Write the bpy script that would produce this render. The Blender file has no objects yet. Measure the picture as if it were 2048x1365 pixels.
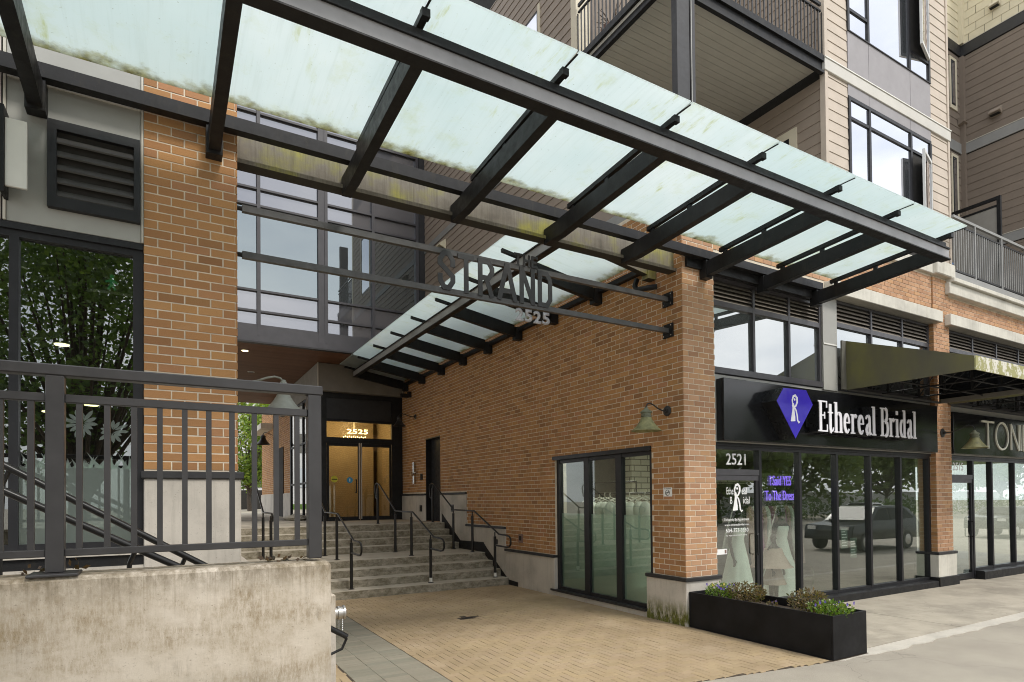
import bpy, bmesh, math, random
from mathutils import Matrix, Vector
random.seed(7)
R = math.radians
sc = bpy.context.scene
COL = sc.collection

# ------------------------------------------------------------------ camera
cam_d = bpy.data.cameras.new('camera'); cam = bpy.data.objects.new('camera', cam_d); COL.objects.link(cam)
_yaw, _pit, _rol = R(30.1241), R(0.84113), R(-0.53264)
_F = Vector((math.sin(_yaw), math.cos(_yaw), 0)); _Rt = Vector((math.cos(_yaw), -math.sin(_yaw), 0)); _U = Vector((0, 0, 1))
_F, _U = _F*math.cos(_pit)+_U*math.sin(_pit), _U*math.cos(_pit)-_F*math.sin(_pit)
_Rt, _U = _Rt*math.cos(_rol)+_U*math.sin(_rol), _U*math.cos(_rol)-_Rt*math.sin(_rol)
cam.matrix_world = Matrix(((_Rt.x, _U.x, -_F.x, 0), (_Rt.y, _U.y, -_F.y, 0), (_Rt.z, _U.z, -_F.z, 2.034), (0, 0, 0, 1)))
cam_d.sensor_width = 36.0
cam_d.lens = 1205.678/2048*36.0
cam_d.shift_y = (979.945-682.5)/2048
cam_d.clip_start = 0.05; cam_d.clip_end = 2000
sc.camera = cam

# ------------------------------------------------------------------ sky, sun, exposure
SUN_EL, SUN_AZ = R(52), R(160)      # azimuth measured clockwise from +y (into the passage)
w = bpy.data.worlds.new('World'); sc.world = w; w.use_nodes = True
nt = w.node_tree; nt.nodes.clear()
o_ = nt.nodes.new('ShaderNodeOutputWorld'); bg = nt.nodes.new('ShaderNodeBackground')
sky = nt.nodes.new('ShaderNodeTexSky'); sky.sky_type = 'NISHITA'; sky.sun_disc = False
sky.sun_elevation = SUN_EL; sky.sun_rotation = SUN_AZ; sky.air_density = 1.0; sky.dust_density = 2.0
tcw = nt.nodes.new('ShaderNodeTexCoord'); mpw = nt.nodes.new('ShaderNodeMapping'); mpw.inputs['Scale'].default_value = (1, 1, 2.4)
nz = nt.nodes.new('ShaderNodeTexNoise'); nz.inputs['Scale'].default_value = 2.2; nz.inputs['Detail'].default_value = 7; nz.inputs['Roughness'].default_value = 0.55
rp = nt.nodes.new('ShaderNodeValToRGB')
rp.color_ramp.elements[0].position = 0.30; rp.color_ramp.elements[0].color = (0.62, 0.62, 0.62, 1)
rp.color_ramp.elements[1].position = 0.62; rp.color_ramp.elements[1].color = (1, 1, 1, 1)
rc = nt.nodes.new('ShaderNodeValToRGB')          # cloud cover: light grey bellies to white
rc.color_ramp.elements[0].position = 0.32; rc.color_ramp.elements[0].color = (6.6, 7.0, 7.6, 1)
rc.color_ramp.elements[1].position = 0.68; rc.color_ramp.elements[1].color = (10.4, 10.5, 10.6, 1)
mx = nt.nodes.new('ShaderNodeMix'); mx.data_type = 'RGBA'
L = nt.links.new
L(tcw.outputs['Generated'], mpw.inputs['Vector']); L(mpw.outputs['Vector'], nz.inputs['Vector'])
L(nz.outputs['Fac'], rp.inputs['Fac']); L(nz.outputs['Fac'], rc.inputs['Fac'])
L(rp.outputs['Color'], mx.inputs['Factor']); L(sky.outputs['Color'], mx.inputs[6]); L(rc.outputs['Color'], mx.inputs[7])
L(mx.outputs[2], bg.inputs['Color']); bg.inputs['Strength'].default_value = 0.11
L(bg.outputs['Background'], o_.inputs['Surface'])
sun_d = bpy.data.lights.new('sun', 'SUN'); sun_d.energy = 1.5; sun_d.angle = R(14); sun_d.color = (1.0, 0.95, 0.88)
sun = bpy.data.objects.new('sun', sun_d); COL.objects.link(sun)
_sd = Vector((math.sin(SUN_AZ)*math.cos(SUN_EL), math.cos(SUN_AZ)*math.cos(SUN_EL), math.sin(SUN_EL)))
sun.rotation_euler = _sd.to_track_quat('Z', 'Y').to_euler(); sun.location = _sd*60
sc.view_settings.view_transform = 'Standard'; sc.view_settings.look = 'None'
sc.view_settings.gamma = 1.0; sc.view_settings.exposure = 0.70
sc.view_settings.use_curve_mapping = False
sc.cycles.use_denoising = True; sc.cycles.filter_width = 1.0
sc.cycles.max_bounces = 8; sc.cycles.diffuse_bounces = 4; sc.cycles.glossy_bounces = 4
sc.cycles.transparent_max_bounces = 24; sc.cycles.transmission_bounces = 6
sc.cycles.caustics_reflective = False; sc.cycles.caustics_refractive = False
sc.cycles.sample_clamp_indirect = 6.0

# ------------------------------------------------------------------ materials
MATS = {}
class N:
    """small node-graph helper"""
    def __init__(s, name):
        s.m = bpy.data.materials.new(name); s.m.use_nodes = True; s.t = s.m.node_tree; s.t.nodes.clear()
        s.out = s.t.nodes.new('ShaderNodeOutputMaterial')
        MATS[name] = s.m
    def n(s, typ, **kw):
        nd = s.t.nodes.new(typ)
        for k, v in kw.items(): setattr(nd, k, v)
        return nd
    def l(s, a, b): s.t.links.new(a, b)
    def coords(s, scale=(1, 1, 1), kind='Object'):
        tc = s.n('ShaderNodeTexCoord'); mp = s.n('ShaderNodeMapping'); mp.inputs['Scale'].default_value = scale
        s.l(tc.outputs[kind], mp.inputs['Vector']); return mp.outputs['Vector']
    def world(s, scale=(1, 1, 1)):
        g = s.n('ShaderNodeNewGeometry'); mp = s.n('ShaderNodeMapping'); mp.inputs['Scale'].default_value = scale
        s.l(g.outputs['Position'], mp.inputs['Vector']); return mp.outputs['Vector']
    def noise(s, vec, scale, detail=5, rough=0.55):
        x = s.n('ShaderNodeTexNoise'); x.inputs['Scale'].default_value = scale; x.inputs['Detail'].default_value = detail
        x.inputs['Roughness'].default_value = rough; s.l(vec, x.inputs['Vector']); return x.outputs['Fac']
    def ramp(s, fac, stops):
        r = s.n('ShaderNodeValToRGB'); e = r.color_ramp.elements
        while len(e) < len(stops): e.new(0.5)
        for el, (p, c) in zip(e, stops):
            el.position = p; el.color = c if len(c) == 4 else (*c, 1)
        s.l(fac, r.inputs['Fac']); return r.outputs['Color']
    def mix(s, fac, a, b, mode='MIX'):
        x = s.n('ShaderNodeMix', data_type='RGBA', blend_type=mode)
        for i, v in ((0, fac), (6, a), (7, b)):
            if isinstance(v, (int, float)): x.inputs[i].default_value = v
            elif isinstance(v, tuple): x.inputs[i].default_value = (*v, 1) if len(v) == 3 else v
            else: s.l(v, x.inputs[i])
        return x.outputs[2]
    def math(s, op, a, b=0.0, clamp=False):
        x = s.n('ShaderNodeMath', operation=op); x.use_clamp = clamp
        for i, v in ((0, a), (1, b)):
            if isinstance(v, (int, float)): x.inputs[i].default_value = v
            else: s.l(v, x.inputs[i])
        return x.outputs[0]
    def axis(s, vec, i):
        x = s.n('ShaderNodeSeparateXYZ'); s.l(vec, x.inputs[0]); return x.outputs[i]
    def maprange(s, v, a, b, c=0.0, d=1.0):
        x = s.n('ShaderNodeMapRange'); x.clamp = True
        x.inputs[1].default_value = a; x.inputs[2].default_value = b; x.inputs[3].default_value = c; x.inputs[4].default_value = d
        s.l(v, x.inputs[0]); return x.outputs[0]
    def bump(s, h, strength=0.3, dist=0.01):
        b = s.n('ShaderNodeBump'); b.inputs['Strength'].default_value = strength; b.inputs['Distance'].default_value = dist
        s.l(h, b.inputs['Height']); return b.outputs['Normal']
    def bsdf(s, col, rough=0.6, metal=0.0, normal=None, spec=0.5, emit=None, es=0.0, trans=0.0):
        b = s.n('ShaderNodeBsdfPrincipled')
        if isinstance(col, tuple): b.inputs['Base Color'].default_value = (*col, 1) if len(col) == 3 else col
        else: s.l(col, b.inputs['Base Color'])
        if isinstance(rough, (int, float)): b.inputs['Roughness'].default_value = rough
        else: s.l(rough, b.inputs['Roughness'])
        b.inputs['Metallic'].default_value = metal; b.inputs['Specular IOR Level'].default_value = spec
        if normal is not None: s.l(normal, b.inputs['Normal'])
        if emit: b.inputs['Emission Color'].default_value = (*emit, 1); b.inputs['Emission Strength'].default_value = es
        return b.outputs[0]
    def done(s, sh): s.l(sh, s.out.inputs['Surface']); return s.m

def m_plain(name, col, rough=0.6, metal=0.0, var=0.12, scale=6.0, bump=0.0, spec=0.5):
    g = N(name); v = g.world(); f = g.noise(v, scale)
    lo = tuple(c*(1-var) for c in col); hi = tuple(min(1, c*(1+var)) for c in col)
    c = g.ramp(f, [(0.3, lo), (0.7, hi)])
    nrm = g.bump(g.noise(v, scale*14, 3), bump, 0.004) if bump else None
    r = g.maprange(g.noise(v, scale*2.3, 4), 0.3, 0.7, max(0.02, rough-0.08), min(1, rough+0.08))
    return g.done(g.bsdf(c, r, metal, nrm, spec))

def m_random(name, cols, rough=0.85, speck=0.35, grime=None, bump=0.5, spec=0.3):
    """pieces that differ one by one: brick, paver, leaf"""
    g = N(name); oi = g.n('ShaderNodeObjectInfo'); ge = g.n('ShaderNodeNewGeometry')
    r = g.math('FRACT', g.math('ADD', oi.outputs['Random'], ge.outputs['Random Per Island']))
    k = len(cols)
    c = g.ramp(r, [((i+0.5)/k, q) for i, q in enumerate(cols)])
    v = g.world(); f = g.noise(v, 210, 4, 0.7)
    c = g.mix(g.maprange(f, 0.55, 0.72, 0, speck), c, (0.08, 0.042, 0.02))
    c = g.mix(g.maprange(g.noise(v, 1.1, 5), 0.40, 0.75, 0, 0.16), c, (0.16, 0.10, 0.055))
    if grime: c = grime(g, v, c)
    return g.done(g.bsdf(c, rough, 0, g.bump(g.noise(v, 120, 4), bump, 0.004), spec))

def _eff(g, v, c):     # a little lime bloom on the brickwork
    f = g.maprange(g.noise(v, 4.0, 6, 0.7), 0.62, 0.80, 0, 0.22)
    return g.mix(f, c, (0.52, 0.40, 0.29))
def _trod(g, v, c):     # foot traffic, spills and damp on the paving
    c = g.mix(g.maprange(g.noise(v, 0.55, 6, 0.65), 0.42, 0.66, 0, 0.55), c, (0.26, 0.195, 0.12))
    c = g.mix(g.maprange(g.noise(v, 0.9, 5, 0.6), 0.54, 0.72, 0, 0.45), c, (0.52, 0.41, 0.29))
    c = g.mix(g.maprange(g.noise(v, 3.4, 6, 0.75), 0.62, 0.74, 0, 0.5), c, (0.17, 0.13, 0.085))
    return g.mix(g.maprange(g.noise(v, 14, 3, 0.5), 0.75, 0.78, 0, 0.6), c, (0.10, 0.085, 0.065))
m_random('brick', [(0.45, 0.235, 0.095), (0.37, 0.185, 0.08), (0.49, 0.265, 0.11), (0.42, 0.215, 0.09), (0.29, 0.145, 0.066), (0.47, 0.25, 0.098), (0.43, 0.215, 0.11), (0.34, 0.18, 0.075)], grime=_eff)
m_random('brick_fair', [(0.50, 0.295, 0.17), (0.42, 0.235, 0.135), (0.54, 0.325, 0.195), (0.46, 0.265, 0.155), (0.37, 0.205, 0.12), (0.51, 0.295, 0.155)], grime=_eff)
m_random('paver_brick', [(0.42, 0.32, 0.195), (0.405, 0.31, 0.19), (0.43, 0.325, 0.19), (0.41, 0.31, 0.20), (0.43, 0.325, 0.205), (0.385, 0.295, 0.175)], speck=0.10, bump=0.35, grime=_trod)
m_random('paver_grey', [(0.27, 0.25, 0.195), (0.30, 0.275, 0.215), (0.24, 0.23, 0.18)], speck=0.15, bump=0.35)
m_plain('mortar', (0.63, 0.55, 0.43), 0.95, var=0.15, scale=9, bump=0.4)
m_plain('joint_sand', (0.07, 0.052, 0.035), 0.95, var=0.3, scale=8)

def m_concrete(name, col, streak=0.35, moss=None, top=None, rough=0.9, dark=(0.10, 0.085, 0.06), patch=False):
    g = N(name); v = g.world()
    f = g.noise(v, 1.6, 7, 0.62); c = g.ramp(f, [(0.28, tuple(x*0.74 for x in col)), (0.5, col), (0.75, tuple(min(1, x*1.16) for x in col))])
    vs = g.world((7, 7, 0.55)); s1 = g.noise(vs, 2.2, 6, 0.65)
    c = g.mix(g.maprange(s1, 0.52, 0.74, 0, streak), c, dark)
    sp = g.noise(v, 55, 3, 0.75); c = g.mix(g.maprange(sp, 0.62, 0.74, 0, 0.55), c, dark)
    z = g.axis(v, 2)
    if patch:
        c = g.mix(g.maprange(g.noise(v, 0.55, 6, 0.7), 0.46, 0.66, 0, 0.6), c, tuple(x*0.52 for x in col))
        c = g.mix(g.maprange(g.noise(v, 1.3, 6, 0.7), 0.56, 0.70, 0, 0.5), c, tuple(min(1, x*1.3) for x in col))
        c = g.mix(g.maprange(g.noise(v, 11, 2, 0.5), 0.73, 0.75, 0, 0.7), c, (0.09, 0.08, 0.07))
    if top is not None:       # dirt runs down from the exposed top edge
        t0, t1 = top
        k = g.math('MULTIPLY', g.maprange(z, t0, t1, 0, 1), g.maprange(g.noise(vs, 3.6, 5, 0.7), 0.36, 0.62, 0.1, 0.85), True)
        c = g.mix(k, c, (0.11, 0.085, 0.05))
        p = g.math('MULTIPLY', g.maprange(g.noise(v, 2.4, 6, 0.7), 0.50, 0.66, 0, 0.8), g.maprange(g.noise(g.world((14, 14, 1.0)), 3.0, 5, 0.75), 0.42, 0.66, 0, 1), True)
        c = g.mix(p, c, (0.17, 0.12, 0.055))
    if moss is not None:
        m0, m1 = moss
        k = g.math('MULTIPLY', g.maprange(z, m1, m0, 0, 1.7), g.maprange(g.noise(g.world((9, 9, 3.2)), 1.6, 6, 0.7), 0.36, 0.58, 0, 1), True)
        c = g.mix(k, c, g.ramp(g.noise(g.world((1, 1, 0.4)), 30, 4, 0.7), [(0.35, (0.055, 0.055, 0.015)), (0.6, (0.15, 0.155, 0.03))]))
    return g.done(g.bsdf(c, rough, 0, g.bump(g.noise(v, 38, 6, 0.7), 0.35, 0.006), 0.3))
m_concrete('concrete', (0.50, 0.46, 0.40), 0.22)
m_concrete('concrete_pier', (0.50, 0.465, 0.41), 0.25, moss=(0.0, 0.42))
def m_oldwall():
    g = N('concrete_wall'); v = g.world(); z = g.axis(v, 2)
    c = g.ramp(g.noise(v, 1.3, 7, 0.62), [(0.28, (0.42, 0.37, 0.30)), (0.5, (0.55, 0.485, 0.395)), (0.72, (0.66, 0.59, 0.50))])
    br = g.math('MULTIPLY', g.maprange(g.noise(g.world((1.0, 1.0, 2.2)), 1.5, 7, 0.68), 0.40, 0.60, 0, 1), g.maprange(g.noise(g.world((34, 34, 9)), 1.6, 6, 0.85), 0.36, 0.62, 0.05, 0.9), True)
    c = g.mix(br, c, (0.25, 0.185, 0.10))
    bl = g.math('MULTIPLY', g.maprange(g.noise(v, 2.3, 6, 0.7), 0.54, 0.68, 0, 1), g.maprange(g.noise(g.world((34, 34, 1.6)), 1.5, 5, 0.8), 0.46, 0.64, 0, 0.75), True)
    c = g.mix(bl, c, (0.10, 0.08, 0.05))
    tp = g.math('MULTIPLY', g.maprange(z, 1.52, 1.69, 0, 1), g.maprange(g.noise(g.world((9, 9, 4)), 2.0, 6, 0.75), 0.36, 0.6, 0.15, 0.85), True)
    c = g.mix(tp, c, (0.13, 0.10, 0.055))
    dr = g.math('MULTIPLY', g.maprange(z, 1.40, 1.66, 0, 1), g.maprange(g.noise(g.world((60, 60, 1.2)), 1.3, 4, 0.7), 0.50, 0.68, 0, 0.45), True)
    c = g.mix(dr, c, (0.17, 0.13, 0.08))
    gy = g.maprange(z, 1.15, 0.85, 0, 0.45); c = g.mix(gy, c, (0.46, 0.44, 0.41))
    c = g.mix(g.maprange(g.noise(v, 70, 3, 0.8), 0.62, 0.74, 0, 0.6), c, (0.12, 0.095, 0.065))
    c = g.mix(g.maprange(g.noise(v, 48, 3, 0.8), 0.66, 0.78, 0, 0.5), c, (0.80, 0.75, 0.67))
    return g.done(g.bsdf(c, 0.92, 0, g.bump(g.noise(v, 38, 6, 0.7), 0.4, 0.006), 0.25))
m_oldwall()
def m_oldstep():
    g = N('concrete_step'); v = g.world()
    c = g.ramp(g.noise(v, 2.2, 6, 0.65), [(0.3, (0.40, 0.36, 0.285)), (0.55, (0.47, 0.425, 0.345)), (0.75, (0.54, 0.495, 0.41))])
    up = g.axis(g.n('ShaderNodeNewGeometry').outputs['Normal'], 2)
    upright_mask = g.maprange(up, 0.3, 0.8, 1.0, 0.04)      # dark algae tone on risers, hardly any on treads
    k = g.math('MULTIPLY', g.maprange(g.noise(g.world((1.3, 1.3, 2.0)), 4.5, 7, 0.75), 0.34, 0.62, 0.15, 0.80), upright_mask, True)
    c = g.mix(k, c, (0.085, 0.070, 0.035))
    c = g.mix(g.math('MULTIPLY', g.maprange(g.noise(v, 5.5, 6, 0.75), 0.58, 0.74, 0, 0.7), upright_mask, True), c, (0.06, 0.065, 0.02))
    c = g.mix(g.maprange(g.noise(v, 60, 3, 0.8), 0.62, 0.76, 0, 0.5), c, (0.07, 0.06, 0.04))
    return g.done(g.bsdf(c, 0.92, 0, g.bump(g.noise(v, 45, 6, 0.7), 0.4, 0.006), 0.25))
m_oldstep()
m_concrete('concrete_walk', (0.43, 0.385, 0.31), 0.10, patch=True)
m_concrete('curb_stone', (0.52, 0.485, 0.42), 0.10)
m_concrete('stone_trim', (0.60, 0.575, 0.50), 0.30, dark=(0.22, 0.20, 0.13))

def m_asphalt():
    g = N('asphalt'); v = g.world(); f = g.noise(v, 1.1, 6, 0.6)
    c = g.ramp(f, [(0.3, (0.27, 0.24, 0.195)), (0.7, (0.36, 0.325, 0.265))])
    vo = g.n('ShaderNodeTexVoronoi', feature='DISTANCE_TO_EDGE'); vo.inputs['Scale'].default_value = 0.42
    wv = g.n('ShaderNodeVectorMath', operation='ADD'); nn = g.n('ShaderNodeTexNoise'); nn.inputs['Scale'].default_value = 1.6; g.l(v, nn.inputs['Vector']); g.l(v, wv.inputs[0]); g.l(nn.outputs['Color'], wv.inputs[1]); g.l(wv.outputs[0], vo.inputs['Vector'])
    c = g.mix(g.maprange(vo.outputs['Distance'], 0.0, 0.006, 0.55, 0.0), c, (0.10, 0.09, 0.075))
    c = g.mix(g.maprange(g.noise(v, 0.5, 5, 0.7), 0.52, 0.7, 0, 0.4), c, (0.17, 0.155, 0.13))
    c = g.mix(g.maprange(g.noise(v, 160, 2, 0.8), 0.42, 0.72, 0, 0.7), c, (0.52, 0.475, 0.40))
    return g.done(g.bsdf(c, 0.9, 0, g.bump(g.noise(v, 130, 3, 0.8), 0.5, 0.006), 0.3))
m_asphalt()
def m_steel(name, col, dust, spec):
    g = N(name); v = g.world(); c = g.ramp(g.noise(v, 3.5, 6, 0.7), [(0.35, col), (0.7, tuple(x*1.6 for x in col))])
    c = g.mix(g.maprange(g.noise(g.world((3, 3, 0.8)), 2.6, 7, 0.75), 0.55, 0.72, 0, 0.75), c, dust)
    c = g.mix(g.maprange(g.noise(v, 42, 3, 0.8), 0.66, 0.74, 0, 0.5), c, (0.10, 0.085, 0.06))
    r = g.maprange(g.noise(v, 9, 5, 0.7), 0.3, 0.7, 0.34, 0.62)
    return g.done(g.bsdf(c, r, 0, g.bump(g.noise(v, 70, 3), 0.12, 0.003), spec))
m_steel('black_metal', (0.013, 0.013, 0.0135), (0.036, 0.032, 0.024), 0.22)
m_plain('sign_letter', (0.034, 0.034, 0.035), 0.45, 0.0, 0.2, 7)
m_plain('beam_web', (0.27, 0.262, 0.265), 0.36, 0.0, 0.18, 2.5, spec=0.5)
m_plain('charcoal_metal', (0.022, 0.0215, 0.0225), 0.5, 0.0, 0.2, 5)
m_plain('dark_frame', (0.016, 0.016, 0.018), 0.42, 0.0, 0.15, 4, spec=0.35)
m_plain('grey_frame', (0.062, 0.06, 0.066), 0.42, 0.0, 0.12, 4)
m_plain('sign_steel', (0.085, 0.083, 0.082), 0.42, 0.2, 0.2, 7)
m_plain('sign_digits', (0.36, 0.35, 0.36), 0.45, 0.3, 0.1, 7)
m_plain('rail_paint', (0.010, 0.0095, 0.009), 0.34, 0.0, 0.25, 7, spec=0.4)
m_plain('guard_paint', (0.032, 0.030, 0.030), 0.42, 0.0, 0.2, 7)
m_plain('panel_grey', (0.35, 0.348, 0.32), 0.65, 0.0, 0.06, 2.5)
m_plain('panel_trim', (0.52, 0.49, 0.42), 0.6, 0.0, 0.06, 3)
m_plain('bulkhead_grey', (0.20, 0.185, 0.16), 0.7, 0.0, 0.1, 2.5)
m_plain('spandrel_grey', (0.29, 0.275, 0.28), 0.6, 0.0, 0.06, 3)
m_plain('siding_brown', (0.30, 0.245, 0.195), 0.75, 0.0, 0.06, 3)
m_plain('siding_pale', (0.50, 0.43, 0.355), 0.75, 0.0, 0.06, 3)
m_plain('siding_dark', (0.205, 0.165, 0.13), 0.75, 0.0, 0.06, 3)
m_plain('shingle_cream', (0.66, 0.60, 0.44), 0.8, 0.0, 0.06, 3)
m_plain('trim_cream', (0.66, 0.60, 0.46), 0.7, 0.0, 0.05, 3)
m_plain('trim_grey', (0.27, 0.27, 0.26), 0.65, 0.0, 0.08, 3)
m_plain('belt_pale', (0.54, 0.52, 0.47), 0.65, 0.0, 0.05, 3)
m_plain('white_sash', (0.72, 0.72, 0.70), 0.4, 0.0, 0.04, 3)
m_plain('soffit_board', (0.50, 0.47, 0.41), 0.65, 0.0, 0.05, 3)
m_plain('awning_return', (0.12, 0.115, 0.095), 0.7)
m_plain('gap_dark', (0.02, 0.018, 0.015), 0.9)
m_plain('louver_metal', (0.19, 0.165, 0.135), 0.55, 0.0, 0.15, 5)
m_plain('louver_dark', (0.05, 0.047, 0.043), 0.6, 0.0, 0.2, 5)
m_plain('white_panel', (0.70, 0.69, 0.64), 0.5, 0.0, 0.04, 3)
m_plain('sign_black', (0.010, 0.0105, 0.012), 0.16, 0.0, 0.02, 0.5)
m_plain('letter_white', (0.80, 0.79, 0.83), 0.4, 0.0, 0.03, 3)
m_plain('letter_cream', (0.80, 0.80, 0.68), 0.4, 0.0, 0.04, 3)
m_plain('emblem_side', (0.015, 0.015, 0.016), 0.3)
m_plain('emblem_blue', (0.055, 0.035, 0.47), 0.16, 0.0, 0.06, 3)
m_plain('decal_white', (0.85, 0.85, 0.83), 0.6, 0.0, 0.02)
m_plain('planter_black', (0.010, 0.010, 0.011), 0.5, 0.0, 0.4, 3.5, spec=0.2)
m_plain('soil', (0.045, 0.032, 0.022), 0.95, 0.0, 0.4, 20, bump=0.6)
m_plain('chrome', (0.62, 0.62, 0.62), 0.2, 1.0, 0.1, 5)
m_plain('steel_brushed', (0.45, 0.43, 0.40), 0.35, 0.9, 0.1, 9)
m_plain('lamp_verdigris', (0.135, 0.145, 0.095), 0.6, 0.0, 0.3, 14)
m_plain('lamp_dark', (0.022, 0.021, 0.020), 0.45, 0.0, 0.2, 9)
m_plain('lamp_green', (0.21, 0.205, 0.095), 0.6, 0.0, 0.35, 12)
m_plain('lamp_pale', (0.25, 0.26, 0.225), 0.6, 0.0, 0.15, 9)
m_plain('lamp_inside', (0.70, 0.68, 0.60), 0.5)
m_plain('lobby_wall', (0.50, 0.42, 0.29), 0.8, 0.0, 0.08, 2)
m_plain('lobby_floor', (0.20, 0.15, 0.10), 0.6)
m_plain('shop_wall', (0.24, 0.23, 0.205), 0.8, 0.0, 0.08, 2)
m_plain('shop_floor', (0.20, 0.18, 0.15), 0.5, 0.0, 0.1, 2)
m_plain('shop_ceiling', (0.42, 0.44, 0.38), 0.8)
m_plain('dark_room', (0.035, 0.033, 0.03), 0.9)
m_plain('dress_white', (0.80, 0.83, 0.78), 0.85, 0.0, 0.05, 9)
m_plain('dress_pink', (0.50, 0.36, 0.32), 0.85, 0.0, 0.12, 9)
m_plain('dress_mauve', (0.34, 0.13, 0.26), 0.85, 0.0, 0.15, 9)
m_plain('mannequin_black', (0.018, 0.016, 0.015), 0.35)
m_plain('hanger_white', (0.75, 0.73, 0.66), 0.5)
m_plain('trunk', (0.085, 0.065, 0.05), 0.9, 0.0, 0.3, 12, bump=0.8)
m_plain('car_dark', (0.022, 0.026, 0.024), 0.14, 0.25, 0.03)
m_plain('car_white', (0.72, 0.72, 0.72), 0.15, 0.0, 0.02)
m_plain('rubber', (0.02, 0.02, 0.02), 0.7)
m_plain('terracotta', (0.20, 0.12, 0.095), 0.7)
m_plain('blue_plastic', (0.02, 0.16, 0.42), 0.4)
m_plain('yellow_decal', (0.55, 0.50, 0.03), 0.5); m_plain('blue_decal', (0.02, 0.27, 0.48), 0.5)
m_plain('far_wall', (0.55, 0.55, 0.55), 0.8, 0.0, 0.05)
m_plain('grass_green', (0.09, 0.16, 0.03), 0.9, 0.0, 0.35, 9)
m_plain('teal_fabric', (0.03, 0.20, 0.24), 0.8)
m_plain('grey_fabric', (0.13, 0.12, 0.11), 0.9, 0.0, 0.3, 9)
m_plain('flower_purple', (0.10, 0.06, 0.33), 0.7); m_plain('flower_yellow', (0.62, 0.50, 0.04), 0.7)

def m_leaf(name, cols):
    g = N(name); ge = g.n('ShaderNodeNewGeometry')
    c = g.ramp(ge.outputs['Random Per Island'], [((i+0.5)/len(cols), q) for i, q in enumerate(cols)])
    a = g.n('ShaderNodeBsdfDiffuse'); b = g.n('ShaderNodeBsdfTranslucent'); g.l(c, a.inputs[0])
    g.l(g.mix(1.0, c, (1.5, 1.5, 0.7), 'MULTIPLY'), b.inputs[0])
    x = g.n('ShaderNodeMixShader'); x.inputs[0].default_value = 0.4; g.l(a.outputs[0], x.inputs[1]); g.l(b.outputs[0], x.inputs[2])
    gl = g.n('ShaderNodeBsdfGlossy'); gl.inputs['Roughness'].default_value = 0.45; gl.inputs[0].default_value = (1, 1, 1, 1)
    y = g.n('ShaderNodeMixShader'); y.inputs[0].default_value = 0.05; g.l(x.outputs[0], y.inputs[1]); g.l(gl.outputs[0], y.inputs[2])
    return g.done(y.outputs[0])
m_leaf('leaf_green', [(0.05, 0.10, 0.02), (0.075, 0.14, 0.03), (0.10, 0.17, 0.035), (0.06, 0.115, 0.02)])
m_leaf('leaf_near', [(0.07, 0.13, 0.025), (0.10, 0.17, 0.035), (0.13, 0.20, 0.04), (0.085, 0.15, 0.03)])
m_leaf('leaf_road', [(0.09, 0.14, 0.035), (0.12, 0.18, 0.045), (0.15, 0.20, 0.05), (0.10, 0.15, 0.03)])
m_leaf('leaf_bright', [(0.16, 0.26, 0.03), (0.22, 0.32, 0.045), (0.12, 0.21, 0.03), (0.28, 0.33, 0.04)])
m_leaf('leaf_shrub', [(0.10, 0.09, 0.03), (0.15, 0.105, 0.05), (0.20, 0.15, 0.07), (0.085, 0.10, 0.025), (0.24, 0.17, 0.09)])
m_leaf('leaf_flowerbed', [(0.09, 0.18, 0.02), (0.14, 0.25, 0.03), (0.20, 0.27, 0.03)])
m_leaf('leaf_dry', [(0.10, 0.06, 0.03), (0.14, 0.08, 0.04), (0.07, 0.05, 0.02)])

def schlick(g):
    ge = g.n('ShaderNodeNewGeometry'); d = g.n('ShaderNodeVectorMath', operation='DOT_PRODUCT')
    g.l(ge.outputs['Normal'], d.inputs[0]); g.l(ge.outputs['Incoming'], d.inputs[1])
    k = g.math('SUBTRACT', 1.0, g.math('ABSOLUTE', d.outputs['Value']), True)
    return g.math('ADD', g.math('MULTIPLY', g.math('POWER', k, 5.0), 0.96), 0.04)
def m_glass(name, tint, base, gain, gcol=(1, 1, 1), rough=0.0):
    """thin pane: see-through plus mirror reflection that grows towards grazing"""
    g = N(name); t = g.n('ShaderNodeBsdfTransparent'); t.inputs[0].default_value = (*tint, 1)
    gl = g.n('ShaderNodeBsdfGlossy'); gl.inputs[0].default_value = (*gcol, 1); gl.inputs['Roughness'].default_value = rough
    f = g.math('ADD', g.math('MULTIPLY', schlick(g), gain), base, True)
    x = g.n('ShaderNodeMixShader'); g.l(f, x.inputs[0]); g.l(t.outputs[0], x.inputs[1]); g.l(gl.outputs[0], x.inputs[2])
    return g.done(x.outputs[0])
m_glass('glass_shop', (0.86, 0.91, 0.87), 0.11, 1.3)
m_glass('glass_side', (0.86, 0.92, 0.88), 0.04, 1.0)
m_glass('glass_shop_left', (0.55, 0.60, 0.57), 0.14, 1.6)
m_glass('glass_door', (0.80, 0.76, 0.64), 0.05, 1.2)
m_plain('glass_screen', (0.30, 0.285, 0.255), 0.4, 0.0, 0.05)
def m_reflect(name, col, base, gain, gcol=(1, 1, 1)):
    """coated glazing with a dim room behind it"""
    g = N(name); d = g.n('ShaderNodeBsdfDiffuse'); d.inputs[0].default_value = (*col, 1)
    gl = g.n('ShaderNodeBsdfGlossy'); gl.inputs[0].default_value = (*gcol, 1); gl.inputs['Roughness'].default_value = 0.015
    b = g.bump(g.noise(g.world(), 0.9, 2), 0.03, 0.02); g.l(b, gl.inputs['Normal'])
    f = g.math('ADD', g.math('MULTIPLY', schlick(g), gain), base, True)
    x = g.n('ShaderNodeMixShader'); g.l(f, x.inputs[0]); g.l(d.outputs[0], x.inputs[1]); g.l(gl.outputs[0], x.inputs[2])
    return g.done(x.outputs[0])
m_reflect('glass_upper', (0.10, 0.11, 0.12), 0.60, 1.2, (0.95, 0.95, 1.0))
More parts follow.
